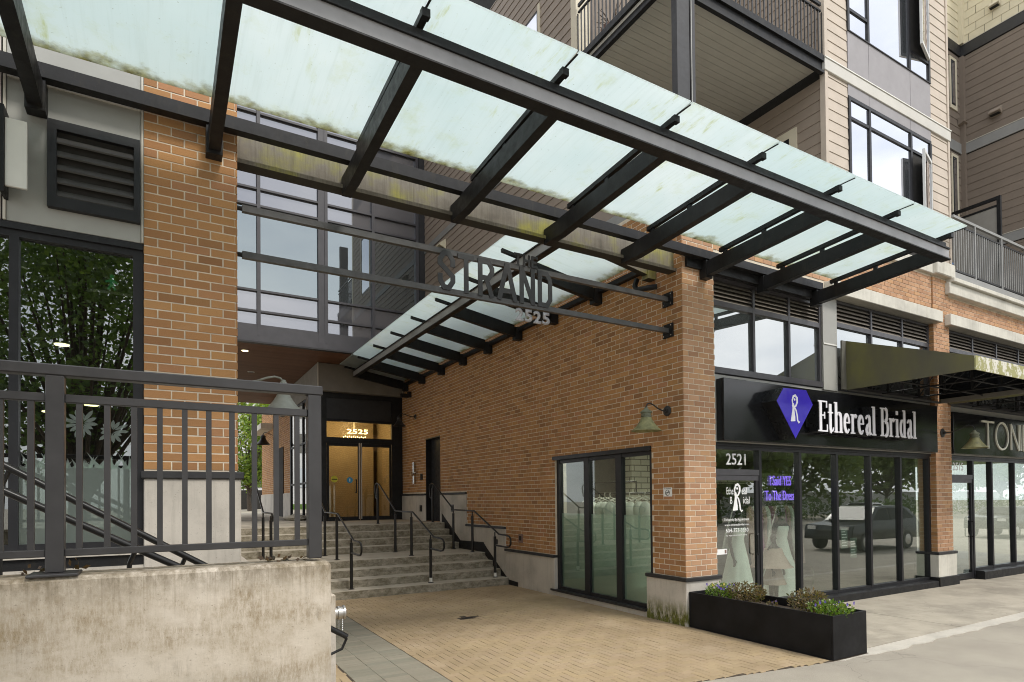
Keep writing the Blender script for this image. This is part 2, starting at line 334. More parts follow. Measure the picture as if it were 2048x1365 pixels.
m_reflect('glass_mezzanine', (0.10, 0.11, 0.11), 0.40, 1.0, (0.94, 0.97, 0.98))
m_reflect('glass_car', (0.012, 0.014, 0.014), 0.01, 0.22)
m_reflect('glass_bridge', (0.05, 0.055, 0.055), 0.22, 1.2, (0.86, 0.97, 1.0))
m_reflect('glass_bridge_spandrel', (0.11, 0.112, 0.122), 0.22, 0.9, (0.91, 0.92, 0.97))

def m_frosted(name, ax, edge, far, sign):
    """frosted canopy glass, algae gathering along the low gutter edge"""
    g = N(name); v = g.world(); a = g.axis(v, ax)
    d = g.math('MULTIPLY', g.math('SUBTRACT', edge, a), sign)      # metres from the gutter edge
    nz_ = g.noise(v, 4.5, 6, 0.7)
    e = g.math('ADD', d, g.math('MULTIPLY', g.math('SUBTRACT', nz_, 0.52), 0.62))
    k = g.maprange(e, -0.08, 0.15, 0.95, 0.0)
    k2 = g.math('ADD', g.maprange(g.noise(v, 1.9, 6, 0.75), 0.55, 0.75, 0, 0.26), g.math('MULTIPLY', g.maprange(g.noise(g.world((5, 1.1, 1)) if ax == 1 else g.world((1.1, 5, 1)), 1.7, 5, 0.7), 0.58, 0.72, 0, 0.65), g.maprange(g.noise(v, 0.9, 3), 0.44, 0.60, 0, 1)), True)
    sp = g.maprange(g.noise(v, 30, 3, 0.65), 0.67, 0.74, 0, 0.55)
    base = g.ramp(g.noise(v, 0.9, 4), [(0.3, (0.76, 0.84, 0.84)), (0.7, (0.85, 0.90, 0.895))])
    oi = g.n('ShaderNodeObjectInfo'); base = g.mix(g.maprange(oi.outputs['Random'], 0, 1, 0, 0.5), base, (0.70, 0.80, 0.80))
    rn = g.noise(g.world((16, 0.7, 1)) if ax == 1 else g.world((0.7, 16, 1)), 1.5, 4, 0.65); base = g.mix(g.maprange(rn, 0.5, 0.75, 0, 0.22), base, (0.55, 0.62, 0.58))
    c = g.mix(k2, base, (0.53, 0.56, 0.18)); c = g.mix(sp, c, (0.35, 0.37, 0.28)); c = g.mix(k, c, g.ramp(g.noise(v, 17, 4, 0.7), [(0.35, (0.13, 0.11, 0.03)), (0.6, (0.36, 0.33, 0.08))]))
    t = g.n('ShaderNodeBsdfTranslucent'); g.l(c, t.inputs[0])
    df = g.n('ShaderNodeBsdfDiffuse'); g.l(c, df.inputs[0])
    x = g.n('ShaderNodeMixShader'); x.inputs[0].default_value = 0.16; g.l(t.outputs[0], x.inputs[1]); g.l(df.outputs[0], x.inputs[2])
    gl = g.n('ShaderNodeBsdfGlossy'); gl.inputs['Roughness'].default_value = 0.2; gl.inputs[0].default_value = (1, 1, 1, 1)
    y = g.n('ShaderNodeMixShader'); y.inputs[0].default_value = 0.04; g.l(x.outputs[0], y.inputs[1]); g.l(gl.outputs[0], y.inputs[2])
    return g.done(y.outputs[0])
m_frosted('frosted_front', 1, 6.46, 4.3, 1.0)
m_frosted('frosted_side', 0, 6.98, 4.8, 1.0)

def m_moss_beam():
    g = N('mossy_steel'); v = g.world((1.2, 1.2, 1.2)); f = g.noise(v, 1.5, 6, 0.6)
    c = g.ramp(f, [(0.30, (0.12, 0.105, 0.08)), (0.48, (0.20, 0.18, 0.14)), (0.57, (0.235, 0.22, 0.10)), (0.66, (0.30, 0.285, 0.055)), (0.80, (0.20, 0.18, 0.12))])
    c = g.mix(g.maprange(g.noise(g.world((30, 30, 1.2)), 1.5, 5, 0.7), 0.45, 0.7, 0, 0.5), c, (0.06, 0.05, 0.035))
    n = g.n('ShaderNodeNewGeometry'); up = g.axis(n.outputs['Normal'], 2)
    c = g.mix(g.maprange(up, -0.2, -0.7, 0, 0.93), c, (0.018, 0.016, 0.013))     # downward faces turned near black
    return g.done(g.bsdf(c, 0.75, 0, g.bump(g.noise(g.world(), 60), 0.4, 0.004)))
m_moss_beam()
def m_awning():
    g = N('awning_green'); v = g.world(); f = g.noise(g.world((1.6, 1.6, 0.8)), 1.1, 7, 0.6)
    c = g.ramp(f, [(0.3, (0.095, 0.09, 0.065)), (0.5, (0.125, 0.118, 0.062)), (0.68, (0.16, 0.152, 0.05)), (0.8, (0.115, 0.108, 0.07))])
    return g.done(g.bsdf(c, 0.8))
m_awning()
def m_peel():
    g = N('awning_peeling'); v = g.world(); f = g.noise(v, 5.5, 7, 0.75)
    c = g.ramp(f, [(0.44, (0.62, 0.60, 0.52)), (0.50, (0.30, 0.29, 0.12)), (0.7, (0.33, 0.32, 0.15))])
    return g.done(g.bsdf(c, 0.8))
m_peel()
def m_wood():
    g = N('soffit_wood'); oi = g.n('ShaderNodeObjectInfo'); v = g.world((0.6, 12, 12)); f = g.noise(v, 2.0, 6, 0.65)
    c = g.ramp(f, [(0.3, (0.085, 0.038, 0.020)), (0.7, (0.165, 0.075, 0.038))])
    c = g.mix(g.maprange(oi.outputs['Random'], 0, 1, 0, 0.4), c, (0.21, 0.10, 0.052))
    return g.done(g.bsdf(c, 0.6, 0, None, 0.25))
m_wood()
def m_tile():
    g = N('shop_tile'); v = g.world()
    b = g.n('ShaderNodeTexBrick'); b.inputs['Color1'].default_value = (0.62, 0.58, 0.46, 1); b.inputs['Color2'].default_value = (0.50, 0.47, 0.37, 1)
    b.inputs['Mortar'].default_value = (0.12, 0.11, 0.08, 1); b.inputs['Scale'].default_value = 1.0
    b.inputs['Brick Width'].default_value = 0.42; b.inputs['Row Height'].default_value = 0.14; b.inputs['Mortar Size'].default_value = 0.012
    s = g.n('ShaderNodeSeparateXYZ'); cmb = g.n('ShaderNodeCombineXYZ'); g.l(v, s.inputs[0])
    g.l(g.math('ADD', s.outputs[0], s.outputs[1]), cmb.inputs[0]); g.l(s.outputs[2], cmb.inputs[1]); g.l(cmb.outputs[0], b.inputs['Vector'])
    return g.done(g.bsdf(b.outputs['Color'], 0.7))
m_tile()
def m_emit(name, col, s):
    g = N(name); e = g.n('ShaderNodeEmission'); e.inputs[0].default_value = (*col, 1); e.inputs[1].default_value = s
    return g.done(e.outputs[0])
m_emit('lamp_glow', (1.0, 0.82, 0.45), 6.0); m_emit('neon_purple', (0.30, 0.17, 0.95), 1.0); m_emit('digit_glow', (1.0, 0.80, 0.42), 5.0)
m_emit('exit_green', (0.10, 0.9, 0.35), 0.12); m_emit('shop_light', (1.0, 0.94, 0.84), 15.0)
def m_veil():
    g = N('veil'); t = g.n('ShaderNodeBsdfTransparent'); d = g.n('ShaderNodeBsdfDiffuse'); d.inputs[0].default_value = (0.75, 0.78, 0.74, 1)
    x = g.n('ShaderNodeMixShader'); x.inputs[0].default_value = 0.42; g.l(t.outputs[0], x.inputs[1]); g.l(d.outputs[0], x.inputs[2])
    return g.done(x.outputs[0])
m_veil()
def m_film():        # frosted film on the lower half of the side window
    g = N('window_film'); t = g.n('ShaderNodeBsdfTransparent'); t.inputs[0].default_value = (0.90, 0.96, 0.92, 1)
    d = g.n('ShaderNodeBsdfTranslucent'); d.inputs[0].default_value = (0.68, 0.76, 0.70, 1)
    d2 = g.n('ShaderNodeBsdfDiffuse'); d2.inputs[0].default_value = (0.50, 0.58, 0.53, 1)
    a = g.n('ShaderNodeMixShader'); a.inputs[0].default_value = 0.5; g.l(d.outputs[0], a.inputs[1]); g.l(d2.outputs[0], a.inputs[2])
    x = g.n('ShaderNodeMixShader'); x.inputs[0].default_value = 0.34; g.l(t.outputs[0], x.inputs[1]); g.l(a.outputs[0], x.inputs[2])
    return g.done(x.outputs[0])
m_film()
M = MATS

# ------------------------------------------------------------------ mesh helpers
class MB:
    def __init__(s): s.v = []; s.f = []
    def add(s, vs, fs):
        k = len(s.v); s.v += [tuple(p) for p in vs]; s.f += [tuple(i+k for i in q) for q in fs]; return s
    def box(s, x0, x1, y0, y1, z0, z1):
        x0, x1 = min(x0, x1), max(x0, x1); y0, y1 = min(y0, y1), max(y0, y1); z0, z1 = min(z0, z1), max(z0, z1)
        return s.add([(x0, y0, z0), (x1, y0, z0), (x1, y1, z0), (x0, y1, z0), (x0, y0, z1), (x1, y0, z1), (x1, y1, z1), (x0, y1, z1)],
                     [(0, 3, 2, 1), (4, 5, 6, 7), (0, 1, 5, 4), (1, 2, 6, 5), (2, 3, 7, 6), (3, 0, 4, 7)])
    def bbox(s, x0, x1, y0, y1, z0, z1, b=0.006):
        """box with chamfered edges"""
        bm = bmesh.new(); bmesh.ops.create_cube(bm, size=1)
        for v in bm.verts: v.co = Vector(((x0+x1)/2+v.co.x*(x1-x0), (y0+y1)/2+v.co.y*(y1-y0), (z0+z1)/2+v.co.z*(z1-z0)))
        bmesh.ops.bevel(bm, geom=bm.edges[:], offset=b, segments=1, affect='EDGES', clamp_overlap=True)
        bm.verts.index_update(); s.add([v.co for v in bm.verts], [[v.index for v in f.verts] for f in bm.faces]); bm.free(); return s
    def prism(s, poly, axis, a, b):
        """poly: 2-D outline in the two other axes, extruded along axis from a to b"""
        n = len(poly)
        def P(p, t):
            return {'x': (t, p[0], p[1]), 'y': (p[0], t, p[1]), 'z': (p[0], p[1], t)}[axis]
        return s.add([P(p, a) for p in poly]+[P(p, b) for p in poly],
                     [tuple(range(n))[::-1], tuple(range(n, 2*n))]+[(i, (i+1) % n, n+(i+1) % n, n+i) for i in range(n)])
    def beam(s, p, q, wd, ht):
        """rectangular bar between two points, wd sideways, ht upwards"""
        p, q = Vector(p), Vector(q); d = (q-p).normalized(); up = Vector((0, 0, 1))
        if abs(d.z) > 0.98: up = Vector((0, 1, 0))
        r = d.cross(up).normalized(); u = r.cross(d).normalized()
        vs = [e+r*a*wd/2+u*b*ht/2 for e in (p, q) for a, b in ((-1, -1), (1, -1), (1, 1), (-1, 1))]
        return s.add(vs, [(3, 2, 1, 0), (4, 5, 6, 7)]+[(i, (i+1) % 4, 4+(i+1) % 4, 4+i) for i in range(4)])
    def tube(s, pts, r, n=8, caps=True):
        pts = [Vector(p) for p in pts]; rs = r if isinstance(r, (list, tuple)) else [r]*len(pts)
        k = len(s.v); t0 = (pts[1]-pts[0]).normalized(); u = t0.orthogonal().normalized(); pt = t0
        for i, p in enumerate(pts):
            if i == 0: t = t0
            elif i == len(pts)-1: t = (pts[-1]-pts[-2]).normalized()
            else: t = ((pts[i]-pts[i-1]).normalized()+(pts[i+1]-pts[i]).normalized()).normalized()
            u = (u-t*u.dot(t)).normalized(); w_ = t.cross(u)
            for j in range(n):
                a = 2*math.pi*j/n; s.v.append(tuple(p+(u*math.cos(a)+w_*math.sin(a))*rs[i]))
        for i in range(len(pts)-1):
            for j in range(n):
                a, b = k+i*n+j, k+i*n+(j+1) % n; s.f.append((a, b, b+n, a+n))
        if caps: s.f.append(tuple(range(k, k+n))[::-1]); m = k+(len(pts)-1)*n; s.f.append(tuple(range(m, m+n)))
        return s
    def lathe(s, prof, c, n=16, sx=1, sy=1, axis='z', wob=None):
        """prof: (radius, height) pairs"""
        k = len(s.v)
        for i, (r, h) in enumerate(prof):
            for j in range(n):
                a = 2*math.pi*j/n; rr = r*(1+(wob(a, h) if wob else 0)); x, y = rr*math.cos(a)*sx, rr*math.sin(a)*sy
                s.v.append({'z': (c[0]+x, c[1]+y, c[2]+h), 'x': (c[0]+h, c[1]+x, c[2]+y), 'y': (c[0]+x, c[1]+h, c[2]+y)}[axis])
        for i in range(len(prof)-1):
            for j in range(n):
                a, b = k+i*n+j, k+i*n+(j+1) % n; s.f.append((a, b, b+n, a+n))
        s.f.append(tuple(range(k, k+n))[::-1]); m = k+(len(prof)-1)*n; s.f.append(tuple(range(m, m+n)))
        return s
    def sphere(s, c, r, sx=1, sy=1, sz=1, n=12):
        return s.lathe([(max(1e-4, r*math.sin(math.pi*i/n)), -sz*r*math.cos(math.pi*i/n)) for i in range(n+1)], c, n, sx, sy)
    def build(s, name, mat, parent=None, smooth=False, fix=True):
        me = bpy.data.meshes.new(name); me.from_pydata(s.v, [], s.f)
        if fix:
            bm = bmesh.new(); bm.from_mesh(me); bmesh.ops.recalc_face_normals(bm, faces=bm.faces[:]); bm.to_mesh(me); bm.free()
        if smooth:
            me.polygons.foreach_set('use_smooth', [True]*len(me.polygons)); me.set_sharp_from_angle(angle=R(40))
        return link(name, me, mat, parent)
def link(name, me, mat, parent=None):
    o = bpy.data.objects.new(name, me); COL.objects.link(o)
    if mat and not me.materials: me.materials.append(M[mat])
    if parent is not None: attach(o, parent)
    return o
def attach(o, parent):
    o.parent = parent; o.matrix_parent_inverse = Matrix.Translation(-WLOC.get(parent.name, Vector((0, 0, 0))))
WLOC = {}
def tag(o, label, cat, group=None):
    o['label'] = label; o['category'] = cat
    if group: o['group'] = group
    return o
def thing(name, label, cat, loc=(0, 0, 0), group=None):
    o = bpy.data.objects.new(name, None); COL.objects.link(o); o.location = loc; o.empty_display_size = 0.2
    WLOC[o.name] = Vector(loc); return tag(o, label, cat, group)
def structure(o): o['kind'] = 'structure'; return o
def stuff(o): o['kind'] = 'stuff'; return o
def box(name, mat, parent, *a, bev=0.0):
    return (MB().bbox(*a, b=bev) if bev else MB().box(*a)).build(name, mat, parent, fix=False)

def holes_boxes(s0, s1, z0, z1, holes):
    """split a wall rectangle round its openings"""
    ss = sorted({s0, s1, *[min(max(h[i], s0), s1) for h in holes for i in (0, 1)]}); out = []
    for a, b in zip(ss, ss[1:]):
        if b-a < 1e-6: continue
        zs = [(z0, z1)]
        for h in holes:
            if h[0] <= a+1e-6 and h[1] >= b-1e-6:
                nz_ = []
                for p, q in zs:
                    if h[3] <= p or h[2] >= q: nz_.append((p, q)); continue
                    if h[2] > p: nz_.append((p, h[2]))
                    if h[3] < q: nz_.append((h[3], q))
                zs = nz_
        out += [(a, b, p, q) for p, q in zs if q-p > 1e-6]
    return out
CH, BL, MJ = 0.088, 0.234, 0.0125          # course height, brick module, joint
ZB = 0.760                                 # bed of the first course over the pier caps
_bm = {}
def brick_mesh(ln, ht, dp, mat, ch=0.0025):
    key = (round(ln, 3), round(ht, 3), dp, mat)
    if key not in _bm:
        a, b = ln/2, ht/2
        vs = [(-a, dp, -b), (a, dp, -b), (a, dp, b), (-a, dp, b), (-a, ch, -b), (a, ch, -b), (a, ch, b), (-a, ch, b),
              (-a+ch, 0, -b+ch), (a-ch, 0, -b+ch), (a-ch, 0, b-ch), (-a+ch, 0, b-ch)]
        fs = [(8, 9, 10, 11)]+[(i+4, (i+1) % 4+4, (i+1) % 4+8, i+8) for i in range(4)]+[(i, (i+1) % 4, (i+1) % 4+4, i+4) for i in range(4)]
        me = bpy.data.meshes.new('brick'); me.from_pydata(vs, [], fs); me.materials.append(M[mat]); _bm[key] = (me, vs, fs)
    return _bm[key]
def bricks(parent, face, at, s0, s1, z0, z1, holes=(), mat='brick', pick=None, limit=300, flip=0, phase=0.0, stuffname='brick'):
    """running-bond facing. face '-y' (s = x) or '-x' (s = y) or '+x'. `pick` ranks bricks; the best `limit` become objects, the rest one mesh"""
    items = []
    k0 = int(math.floor((z0-ZB)/CH+0.5)); k1 = int(math.floor((z1-ZB)/CH+0.5))
    for k in range(k0, k1):
        za = ZB+k*CH; zc = za+CH/2
        off = (phase+(BL/2 if (k+flip) % 2 else 0.0)) % BL
        cuts = [(s0, s1)]
        for h in holes:
            if h[2] < zc < h[3]:
                nc = []
                for a, b in cuts:
                    if h[1] <= a or h[0] >= b: nc.append((a, b)); continue
                    if h[0] > a: nc.append((a, h[0]))
                    if h[1] < b: nc.append((h[1], b))
                cuts = nc
        for a, b in cuts:
            t = s0+off-BL
            while t < b:
                p, q = max(t, a), min(t+BL, b)
                if q-p > 0.045: items.append((p+MJ/2 if p > a+1e-6 else p+0.0015, q-MJ/2 if q < b-1e-6 else q, za))
                t += BL
    if pick is not None:
        items.sort(key=lambda i: pick((i[0]+i[1])/2, i[2]))
        sing, rest = items[:limit], items[limit:]
    else: sing, rest = [], items
    rot = {'-y': 0.0, '-x': -math.pi/2, '+x': math.pi/2}[face]
    cr, sr = math.cos(rot), math.sin(rot); mb = MB()
    for i, (p, q, za) in enumerate(sing+rest):
        ln = round(q-p, 2); jit = random.uniform(-0.0022, 0.0022); sc_, zc = (p+q)/2, za+CH/2
        pos = {'-y': (sc_, at+jit, zc), '-x': (at+jit, sc_, zc), '+x': (at-jit, sc_, zc)}[face]
        me, vs, fs = brick_mesh(q-p if i >= len(sing) else ln, CH-MJ, 0.02, mat)
        if i < len(sing):
            o = link('brick', me, None, parent); o.location = pos; o.rotation_euler = (0, 0, rot)
        else:
            mb.add([(pos[0]+x*cr-y*sr, pos[1]+x*sr+y*cr, pos[2]+z) for x, y, z in vs], fs)
    if rest: stuff(mb.build(stuffname, mat, parent, fix=False))

def boards(parent, face, at, s0, s1, z0, z1, mat, step=0.215, holes=(), name='siding_board'):
    """lap siding: every board a wedge, thick at its lower edge"""
    z = z0
    while z < z1-0.02:
        t = min(z+step, z1)
        for a, b, p, q in holes_boxes(s0, s1, z, t, holes):
            if q-p < 0.03 or b-a < 0.03: continue
            pr = [(0.0, p+0.002), (-0.016, p+0.002), (-0.004, q), (0.0, q)]
            if face == '-y': MB().prism([(at+d, zz) for d, zz in pr], 'x', a, b).build(name, mat, parent)
            else: MB().prism([(at+d, zz) for d, zz in pr], 'y', a, b).build(name, mat, parent)
        z += step

# ------------------------------------------------------------------ lettering helpers
def font_mesh(text, size, depth=0.004, sx=1.0, bold=0.0):
    """built-in sans lettering as a mesh lying in x-z, facing -y, starting at the origin"""
    cu = bpy.data.curves.new('t', 'FONT'); cu.body = text; cu.size = size; cu.extrude = depth/2; cu.offset = bold; cu.resolution_u = 3
    ob = bpy.data.objects.new('t', cu); COL.objects.link(ob); bpy.context.view_layer.update()
    me = bpy.data.meshes.new_from_object(ob.evaluated_get(bpy.context.evaluated_depsgraph_get()))
    bpy.data.objects.remove(ob); bpy.data.curves.remove(cu)
    for v in me.vertices: x, y, z = v.co; v.co = (x*sx, -z, y)
    me.materials.clear(); return me
def fit_text(name, text, mat, parent, x0, x1, z0, h, y, depth=0.006, bold=0.0, side=None):
    """lettering stretched into x0..x1, baseline z0, cap height h, front at y"""
    me = font_mesh(text, 1.0, 0.0, 1.0, bold)
    xs = [v.co.x for v in me.vertices]; zs = [v.co.z for v in me.vertices]
    ax, bx, az, bz = min(xs), max(xs), min(zs), max(zs)
    bm = bmesh.new(); bm.from_mesh(me)
    bmesh.ops.remove_doubles(bm, verts=bm.verts[:], dist=1e-6)
    for v in bm.verts: v.co = Vector((x0+(v.co.x-ax)/(bx-ax)*(x1-x0), y, z0+(v.co.z-az)/(bz-az)*h))
    for f in bm.faces:
        f.normal_update()
        if f.normal.y > 0: f.normal_flip()
    r = bmesh.ops.extrude_face_region(bm, geom=bm.faces[:])
    for g in r['geom']:
        if isinstance(g, bmesh.types.BMVert): g.co.y -= depth
    bmesh.ops.recalc_face_normals(bm, faces=bm.faces[:]); bm.to_mesh(me); bm.free()
    return link(name, me, mat, parent)
def ribbon(mb, pts, wd, y0, y1):
    """mitred flat stroke along a polyline (x, z), from y0 (front) to y1 (back)"""
    n = len(pts); P = [Vector(p) for p in pts]; Lf, Rt = [], []
    for i in range(n):
        if i == 0: d = (P[1]-P[0]).normalized(); nrm = Vector((-d.y, d.x)); k = 1.0
        elif i == n-1: d = (P[-1]-P[-2]).normalized(); nrm = Vector((-d.y, d.x)); k = 1.0
        else:
            d1, d2 = (P[i]-P[i-1]).normalized(), (P[i+1]-P[i]).normalized()
            n1 = Vector((-d1.y, d1.x)); n2 = Vector((-d2.y, d2.x)); nrm = (n1+n2)
            if nrm.length < 1e-4: nrm = n1.copy()
            nrm.normalize(); k = min(2.2, 1/max(0.3, nrm.dot(n1)))
        ww = wd[i] if isinstance(wd, (list, tuple)) else wd
        Lf.append(P[i]+nrm*ww/2*k); Rt.append(P[i]-nrm*ww/2*k)
    vs = []
    for a, b in zip(Lf, Rt): vs += [(a.x, y0, a.y), (b.x, y0, b.y), (b.x, y1, b.y), (a.x, y1, a.y)]
    fs = [(0, 1, 2, 3), (4*(n-1)+3, 4*(n-1)+2, 4*(n-1)+1, 4*(n-1))]
    for i in range(n-1):
        for j in range(4): a, b = 4*i+j, 4*i+(j+1) % 4; fs.append((a, a+4, b+4, b))
    mb.add(vs, fs)
def glyph(name, strokes, x0, z0, wd, ht, y, depth, mat, parent):
    """strokes: list of (stroke width in m, [(u, v)...]) in a unit box"""
    mb = MB()
    for i, (sw, pts) in enumerate(strokes):
        ribbon(mb, [(x0+u*wd, z0+v*ht) for u, v in pts], sw, y+0.0005*i, y+depth-0.0005*i)
    return mb.build(name, mat, parent)
def arc(cx, cz, rx, rz, a0, a1, n=8): return [(cx+rx*math.cos(R(a0+(a1-a0)*i/n)), cz+rz*math.sin(R(a0+(a1-a0)*i/n))) for i in range(n+1)]

X0, Y0 = 7.133, 6.858      # passage wall plane, street front plane

# ------------------------------------------------------------------ ground
g_ = structure(MB().add([(-250, -250, -0.012), (250, -250, -0.012), (250, 250, -0.012), (-250, 250, -0.012)], [(0, 1, 2, 3)]).build('road', 'asphalt', fix=False))
def slab(name, mat, poly, z0, z1): return structure(MB().prism(poly, 'z', z0, z1).build(name, mat))
# broken asphalt edge against curb and pavers
edge = [(1.0, 4.765), (5.1, 4.765), (7.15, 4.475), (7.9, 4.465)]
plz = slab('plaza_bed', 'joint_sand', edge+[(7.9, 6.9), (7.3, 7.6), (7.3, 12.6), (0.5, 12.6), (0.5, 5.5), (1.0, 5.5)], -0.06, -0.004)
wk = slab('sidewalk', 'concrete_walk', [(7.885, 4.62), (10.6, 4.60), (10.6, 7.6), (7.885, 7.6)], -0.05, 0.0)
slab('sidewalk', 'concrete_walk', [(10.612, 4.60), (14.4, 4.61), (14.4, 7.6), (10.612, 7.6)], -0.05, 0.001)
slab('sidewalk', 'concrete_walk', [(14.412, 4.61), (60, 4.7), (60, 7.6), (14.412, 7.6)], -0.05, 0.0)
random.seed(3)
ce = [(7.3+i*0.22, 4.44-0.06*(i > 2)+random.uniform(-0.035, 0.035)) for i in range(60)]
slab('curb_edge', 'curb_stone', [(7.25, 4.452)]+ce+[(ce[-1][0], 4.607), (7.9, 4.607), (7.9, 4.455)], -0.05, -0.004)

# plaza pavers, long joint running into the passage
random.seed(11)
pv = []
PL, PW = 0.206, 0.103
def herring(x0, x1, y1, ylim):
    for i in range(-1, int((x1-x0)/PW)+1):
        for j in range(-4, int((y1-4.3)/PW)+1):
            q = (i-j) % 4
            if q not in (0, 3): continue
            xa, ya = x0+i*PW, 4.3+j*PW; xb, yb = (xa+2*PW, ya+PW) if q == 0 else (xa+PW, ya+2*PW)
            g = 0.0012 if q == 0 else 0.0042
            xa, xb, ya, yb = max(x0, xa+g), min(x1, xb-g), ya+0.002, min(y1, yb-0.002)
            ya = max(ya, ylim((xa+xb)/2))
            if xb-xa > 0.03 and yb-ya > 0.03: pv.append((xa, xb, ya, yb, 'paver_brick'))
herring(2.80, 7.128, 12.40, lambda x: 4.77 if x < 5.1 else 4.77-(x-5.1)*0.145)
for (xa, xb) in ((1.87, 2.168), (2.172, 2.478), (2.482, 2.788)):
    y = 4.76
    while y < 12.4: pv.append((xa, xb, y+0.002, min(y+0.1, 12.4), 'paver_grey')); y += 0.102
herring(1.02, 1.862, 12.40, lambda x: 4.77)
pv = [p for p in pv if p[3]-p[2] > 0.03]
drain = (4.42, 4.60, 9.31, 9.38)
pv = [p for p in pv if not (p[0] < drain[1] and p[1] > drain[0] and p[2] < drain[3] and p[3] > drain[2])]
def in_view(p):
    x, y = (p[0]+p[1])/2, (p[2]+p[3])/2
    d = x*0.502+y*0.865; u = 1024+1205*(x*0.865-y*0.502)/d; v = 985+1205*2.03/d
    return 664 < u < 2048 and v < 1362
pv.sort(key=lambda p: (not in_view(p), p[0]**2+p[2]**2))
_pm = {}; rest = {'paver_brick': MB(), 'paver_grey': MB()}; n_single = 0
for xa, xb, ya, yb, mt in pv:
    z = random.uniform(-0.0012, 0.0018)
    if n_single < 300 and in_view((xa, xb, ya, yb)):
        key = (round(xb-xa, 3), round(yb-ya, 3), mt)
        if key not in _pm:
            a, b = key[0]/2, key[1]/2
            me = bpy.data.meshes.new('paver'); t = MB()
            t.add([(-a, -b, -0.05), (a, -b, -0.05), (a, b, -0.05), (-a, b, -0.05), (-a, -b, -0.003), (a, -b, -0.003), (a, b, -0.003), (-a, b, -0.003),
                   (-a+.003, -b+.003, 0), (a-.003, -b+.003, 0), (a-.003, b-.003, 0), (-a+.003, b-.003, 0)],
                  [(8, 9, 10, 11)]+[(i+4, (i+1) % 4+4, (i+1) % 4+8, i+8) for i in range(4)]+[(i, (i+1) % 4, (i+1) % 4+4, i+4) for i in range(4)])
            me.from_pydata(t.v, [], t.f); me.materials.append(M[mt]); _pm[key] = me
        o = link('paver', _pm[key], None, plz); o.location = ((xa+xb)/2, (ya+yb)/2, z); n_single += 1
    else: rest[mt].add([(xa, ya, z), (xb, ya, z), (xb, yb, z), (xa, yb, z), (xa, ya, -0.05), (xb, ya, -0.05), (xb, yb, -0.05), (xa, yb, -0.05)],
                       [(0, 1, 2, 3), (4, 5, 1, 0), (5, 6, 2, 1), (6, 7, 3, 2), (7, 4, 0, 3)])
for mt, mb in rest.items(): stuff(mb.build('paver', mt, plz, fix=False))
dr = thing('floor_drain', 'small dark rectangular drain grate set in the tan plaza pavers', 'drain', (4.515, 9.345, 0))
box('grate_frame', 'black_metal', dr, drain[0], drain[1], drain[2], drain[3], -0.05, 0.002)
for i in range(0): box('grate_bar', 'black_metal', dr, drain[0]+.012+i*.03, drain[0]+.028+i*.03, drain[2]+.012, drain[3]-.012, 0.0025, 0.005)

# ------------------------------------------------------------------ entrance steps
st = thing('entrance_steps', 'two flights of mossy concrete steps climbing to the lobby doors', 'stairs', (4.5, 14, 0))
XS0, XS1, RI = 1.35, X0-0.035, 0.17
ny = [12.42, 12.80, 13.20, 13.60, 15.15, 15.47, 15.80, 16.14]
yend = ny[1:]+[40.0]
for i, (ya, yb) in enumerate(zip(ny, yend)):
    if i == 7: break
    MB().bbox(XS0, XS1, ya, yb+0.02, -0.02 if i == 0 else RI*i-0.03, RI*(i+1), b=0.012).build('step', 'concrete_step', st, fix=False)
structure(MB().prism([(0.69, 16.16), (XS1+0.03, 16.16), (XS1+0.03, 19.55), (XS1+.03, 60), (-8, 60), (-8, 36), (0.69, 36)], 'z', 0.5, 8*RI).build('upper_landing', 'concrete_walk'))
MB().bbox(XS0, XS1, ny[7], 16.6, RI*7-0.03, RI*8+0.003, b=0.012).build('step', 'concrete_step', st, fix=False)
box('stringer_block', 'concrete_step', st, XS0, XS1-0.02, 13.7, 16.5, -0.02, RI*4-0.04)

# ------------------------------------------------------------------ corner building: brick podium, siding floors above
cb = thing('corner_building', 'brick shop building with tan siding apartments above, right of the passage', 'building', (11, 9, 0))
WIN = (7.60, 10.50, 0.10, 2.90); DOOR = (16.52, 17.64, 1.36, 3.93)
CAPS = [(10.50, 12.60, 0.84), (12.60, 14.74, 1.36), (14.74, 16.52, 2.22), (17.64, 20.0, 2.22)]
side_h = [WIN, DOOR]+[(a, b, -1, c) for a, b, c in CAPS]+[(6, 7.60, -1, 0.755)]
sw = MB()
for a, b, p, q in holes_boxes(Y0+0.012, 20.0, -0.02, 6.98, side_h): sw.box(X0+0.0045, X0+0.30, a, b, p, q)
sw = sw.build('side_wall', 'mortar', cb, fix=False)
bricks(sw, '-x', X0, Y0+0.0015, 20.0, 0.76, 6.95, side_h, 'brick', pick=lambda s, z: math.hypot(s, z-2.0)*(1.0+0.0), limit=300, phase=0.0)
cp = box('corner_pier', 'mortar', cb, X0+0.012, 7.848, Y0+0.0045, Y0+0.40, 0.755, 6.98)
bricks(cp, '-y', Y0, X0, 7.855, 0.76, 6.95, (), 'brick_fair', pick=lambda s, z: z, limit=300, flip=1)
# concrete plinths with metal caps
def plinth(x0, x1, y0, y1, z1, name='plinth', mat='concrete_pier', capx=0.03):
    p = MB().bbox(x0, x1, y0, y1, -0.03, z1-0.055, b=0.01).build(name, mat, cb, fix=False)
    MB().bbox(x0-capx, x1+0.01, y0-(capx if y0 < 7.5 else -0.0), y1+(0.0 if y0 < 7.5 else 0.0), z1-0.055, z1, b=0.006).build('cap_flashing', 'charcoal_metal', p, fix=False)
    return p
plinth(X0-0.03, 7.89, Y0-0.03, 7.73, 0.757)
for i, (a, b, c) in enumerate(CAPS): plinth(X0-0.028, X0+0.30, a+0.003, b-0.003, c, mat='concrete')
sb = MB().box(X0-0.02, X0+0.3, 7.735, 10.49, -0.02, 0.095).build('sill_base', 'concrete', cb)
